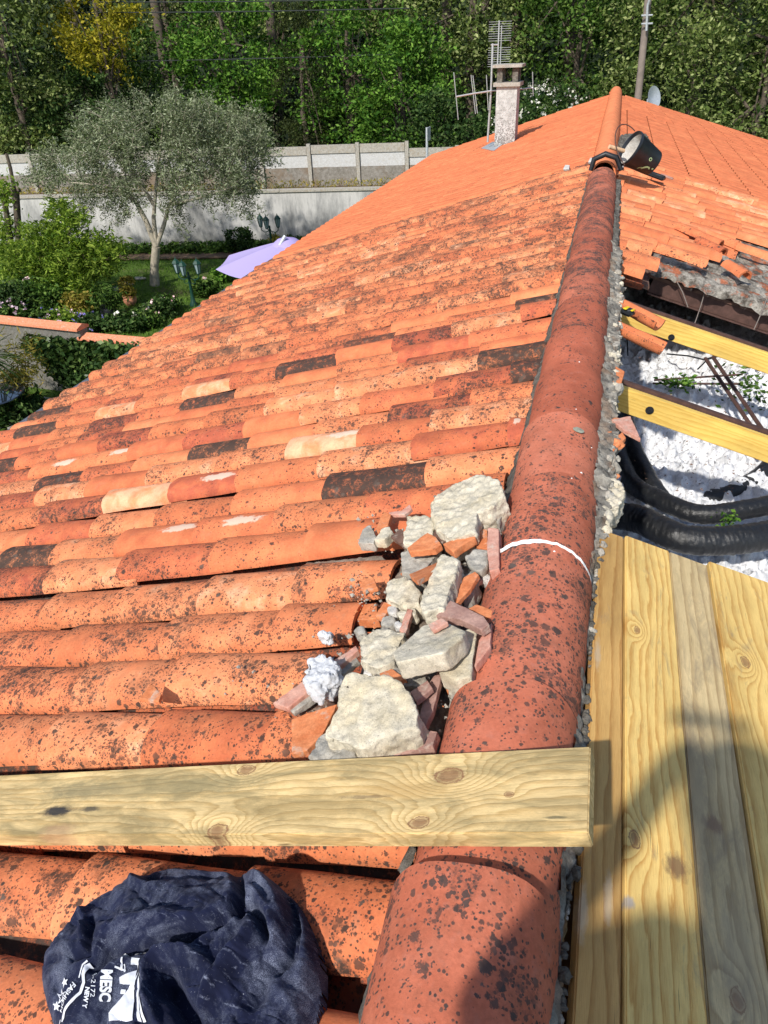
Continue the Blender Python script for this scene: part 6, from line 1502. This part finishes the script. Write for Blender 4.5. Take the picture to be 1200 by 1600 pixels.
# ---------------------------------------------------------------- the person taking the picture, kneeling behind the camera: casts the shadow on the boards
def person():
    J = {'pelvis': (.22, -.52, .36), 'belly': (.19, -.50, .50), 'chest': (.13, -.44, .72), 'neck': (.07, -.37, .92), 'chin': (.055, -.345, 1.0), 'skull': (.05, -.31, 1.09), 'crown': (.05, -.33, 1.17),
         'ls': (-.10, -.42, .86), 'le': (-.17, -.24, .66), 'lw': (-.03, -.11, .86), 'lh': (-.005, -.07, .92), 'rs': (.25, -.42, .86), 're': (.33, -.25, .66), 'rw': (.15, -.12, .86), 'rh': (.11, -.07, .92),
         'lp': (.12, -.50, .31), 'lk': (.14, -.22, -.02), 'la': (.17, -.62, -.06), 'lt': (.17, -.80, -.05), 'rp': (.31, -.50, .31), 'rk': (.36, -.22, -.09), 'ra': (.36, -.62, -.11), 'rt': (.36, -.80, -.10)}
    Rd = {'pelvis': .13, 'belly': .125, 'chest': .135, 'neck': .055, 'chin': .07, 'skull': .092, 'crown': .07, 'ls': .07, 'le': .045, 'lw': .03, 'lh': .03, 'rs': .07, 're': .045, 'rw': .03, 'rh': .03, 'lp': .10, 'lk': .065, 'la': .045, 'lt': .035, 'rp': .10, 'rk': .065, 'ra': .045, 'rt': .035}
    Eg = [('pelvis', 'belly'), ('belly', 'chest'), ('chest', 'neck'), ('neck', 'chin'), ('chin', 'skull'), ('skull', 'crown'), ('chest', 'ls'), ('ls', 'le'), ('le', 'lw'), ('lw', 'lh'), ('chest', 'rs'), ('rs', 're'), ('re', 'rw'), ('rw', 'rh'), ('pelvis', 'lp'), ('lp', 'lk'), ('lk', 'la'), ('la', 'lt'), ('pelvis', 'rp'), ('rp', 'rk'), ('rk', 'ra'), ('ra', 'rt')]
    K = list(J); V = [Vector(J[k]) for k in K]; E_ = [(K.index(a), K.index(b)) for a, b in Eg]; Rs = [Rd[k] for k in K]
    for hnd, sg in (('lh', 1), ('rh', -1)):
        h = Vector(J[hnd])
        for fi in range(5):
            base = h+Vector((sg*.004, -.008+.0*fi, .012+.017*(fi-1.5))) if fi < 4 else h+Vector((0, -.02, -.01))
            ln_ = (.030, .034, .032, .025, .026)[fi]; dv = Vector((sg*.75, .25, .1)) if fi < 4 else Vector((sg*.6, -.5, .4))
            i0 = len(V); V += [base, base+dv*ln_*.9, base+dv*ln_*1.4+Vector((sg*.006, -.012, 0))]; Rs += [.009, .008, .007]; E_ += [(K.index(hnd), i0), (i0, i0+1), (i0+1, i0+2)]
    me = bpy.data.meshes.new('person'); me.from_pydata([tuple(v) for v in V], E_, []); o = bpy.data.objects.new('person', me); COL.objects.link(o)
    sk = o.modifiers.new('skin', 'SKIN'); 
    if not me.skin_vertices: me.attributes.new('skin', 'FLOAT', 'POINT')
    for i, r in enumerate(Rs):
        me.skin_vertices[0].data[i].radius = (r, r*(.8 if i in (0, 1, 2) else 1)); me.skin_vertices[0].data[i].use_root = (i == 0)
    o.modifiers.new('sub', 'SUBSURF').levels = 2; o.modifiers['sub'].render_levels = 2
    bpy.context.view_layer.update(); ev = o.evaluated_get(bpy.context.evaluated_depsgraph_get()); m2 = bpy.data.meshes.new_from_object(ev); bpy.data.objects.remove(o)
    t = NT('person_surface', .8, .2); z = t.sep(t.pos()); hd = t.m_('GREATER_THAN', z[2], .93); nz_ = t.m_('MULTIPLY', t.m_('GREATER_THAN', z[1], -.15), t.m_('GREATER_THAN', z[2], .8)); lg = t.m_('LESS_THAN', z[2], .40)
    c = t.mix(lg, (.05, .07, .12), (.07, .075, .09)); c = t.mix(t.m_('MAXIMUM', hd, nz_), c, (.55, .33, .24)); t.col(c); m2.materials.append(t.m); m2.polygons.foreach_set('use_smooth', [True]*len(m2.polygons))
    o = bpy.data.objects.new('person', m2); link(o, Matrix.Identity(4)); meta(o, 'kneeling person with raised hands whose shadow falls across the boards', 'person')
    hb = bmesh.new(); bmesh.ops.create_icosphere(hb, subdivisions=3, radius=1.)
    Vh_ = []; 
    for v in hb.verts:
        p = v.co.copy(); p.z = max(p.z, -.35 if p.y < .1 else .28); Vh_.append((.05+p.x*.098, -.335+p.y*.108, 1.10+p.z*.112+noise.noise(p*6)*.005))
    hb.verts.index_update(); Fh_ = [tuple(v.index for v in f.verts) for f in hb.faces]; hb.free(); mesh('hair', Vh_, Fh_, BARK, o, True)
    V_, F_ = orient_box((.05, -.045, .995), (1, 0, 0), (0, 1, .65), (.15, .075, .009), .003); meta(mesh('phone', V_, F_, BLACKP, None, True), 'black phone held up by the kneeling person', 'phone')
person()
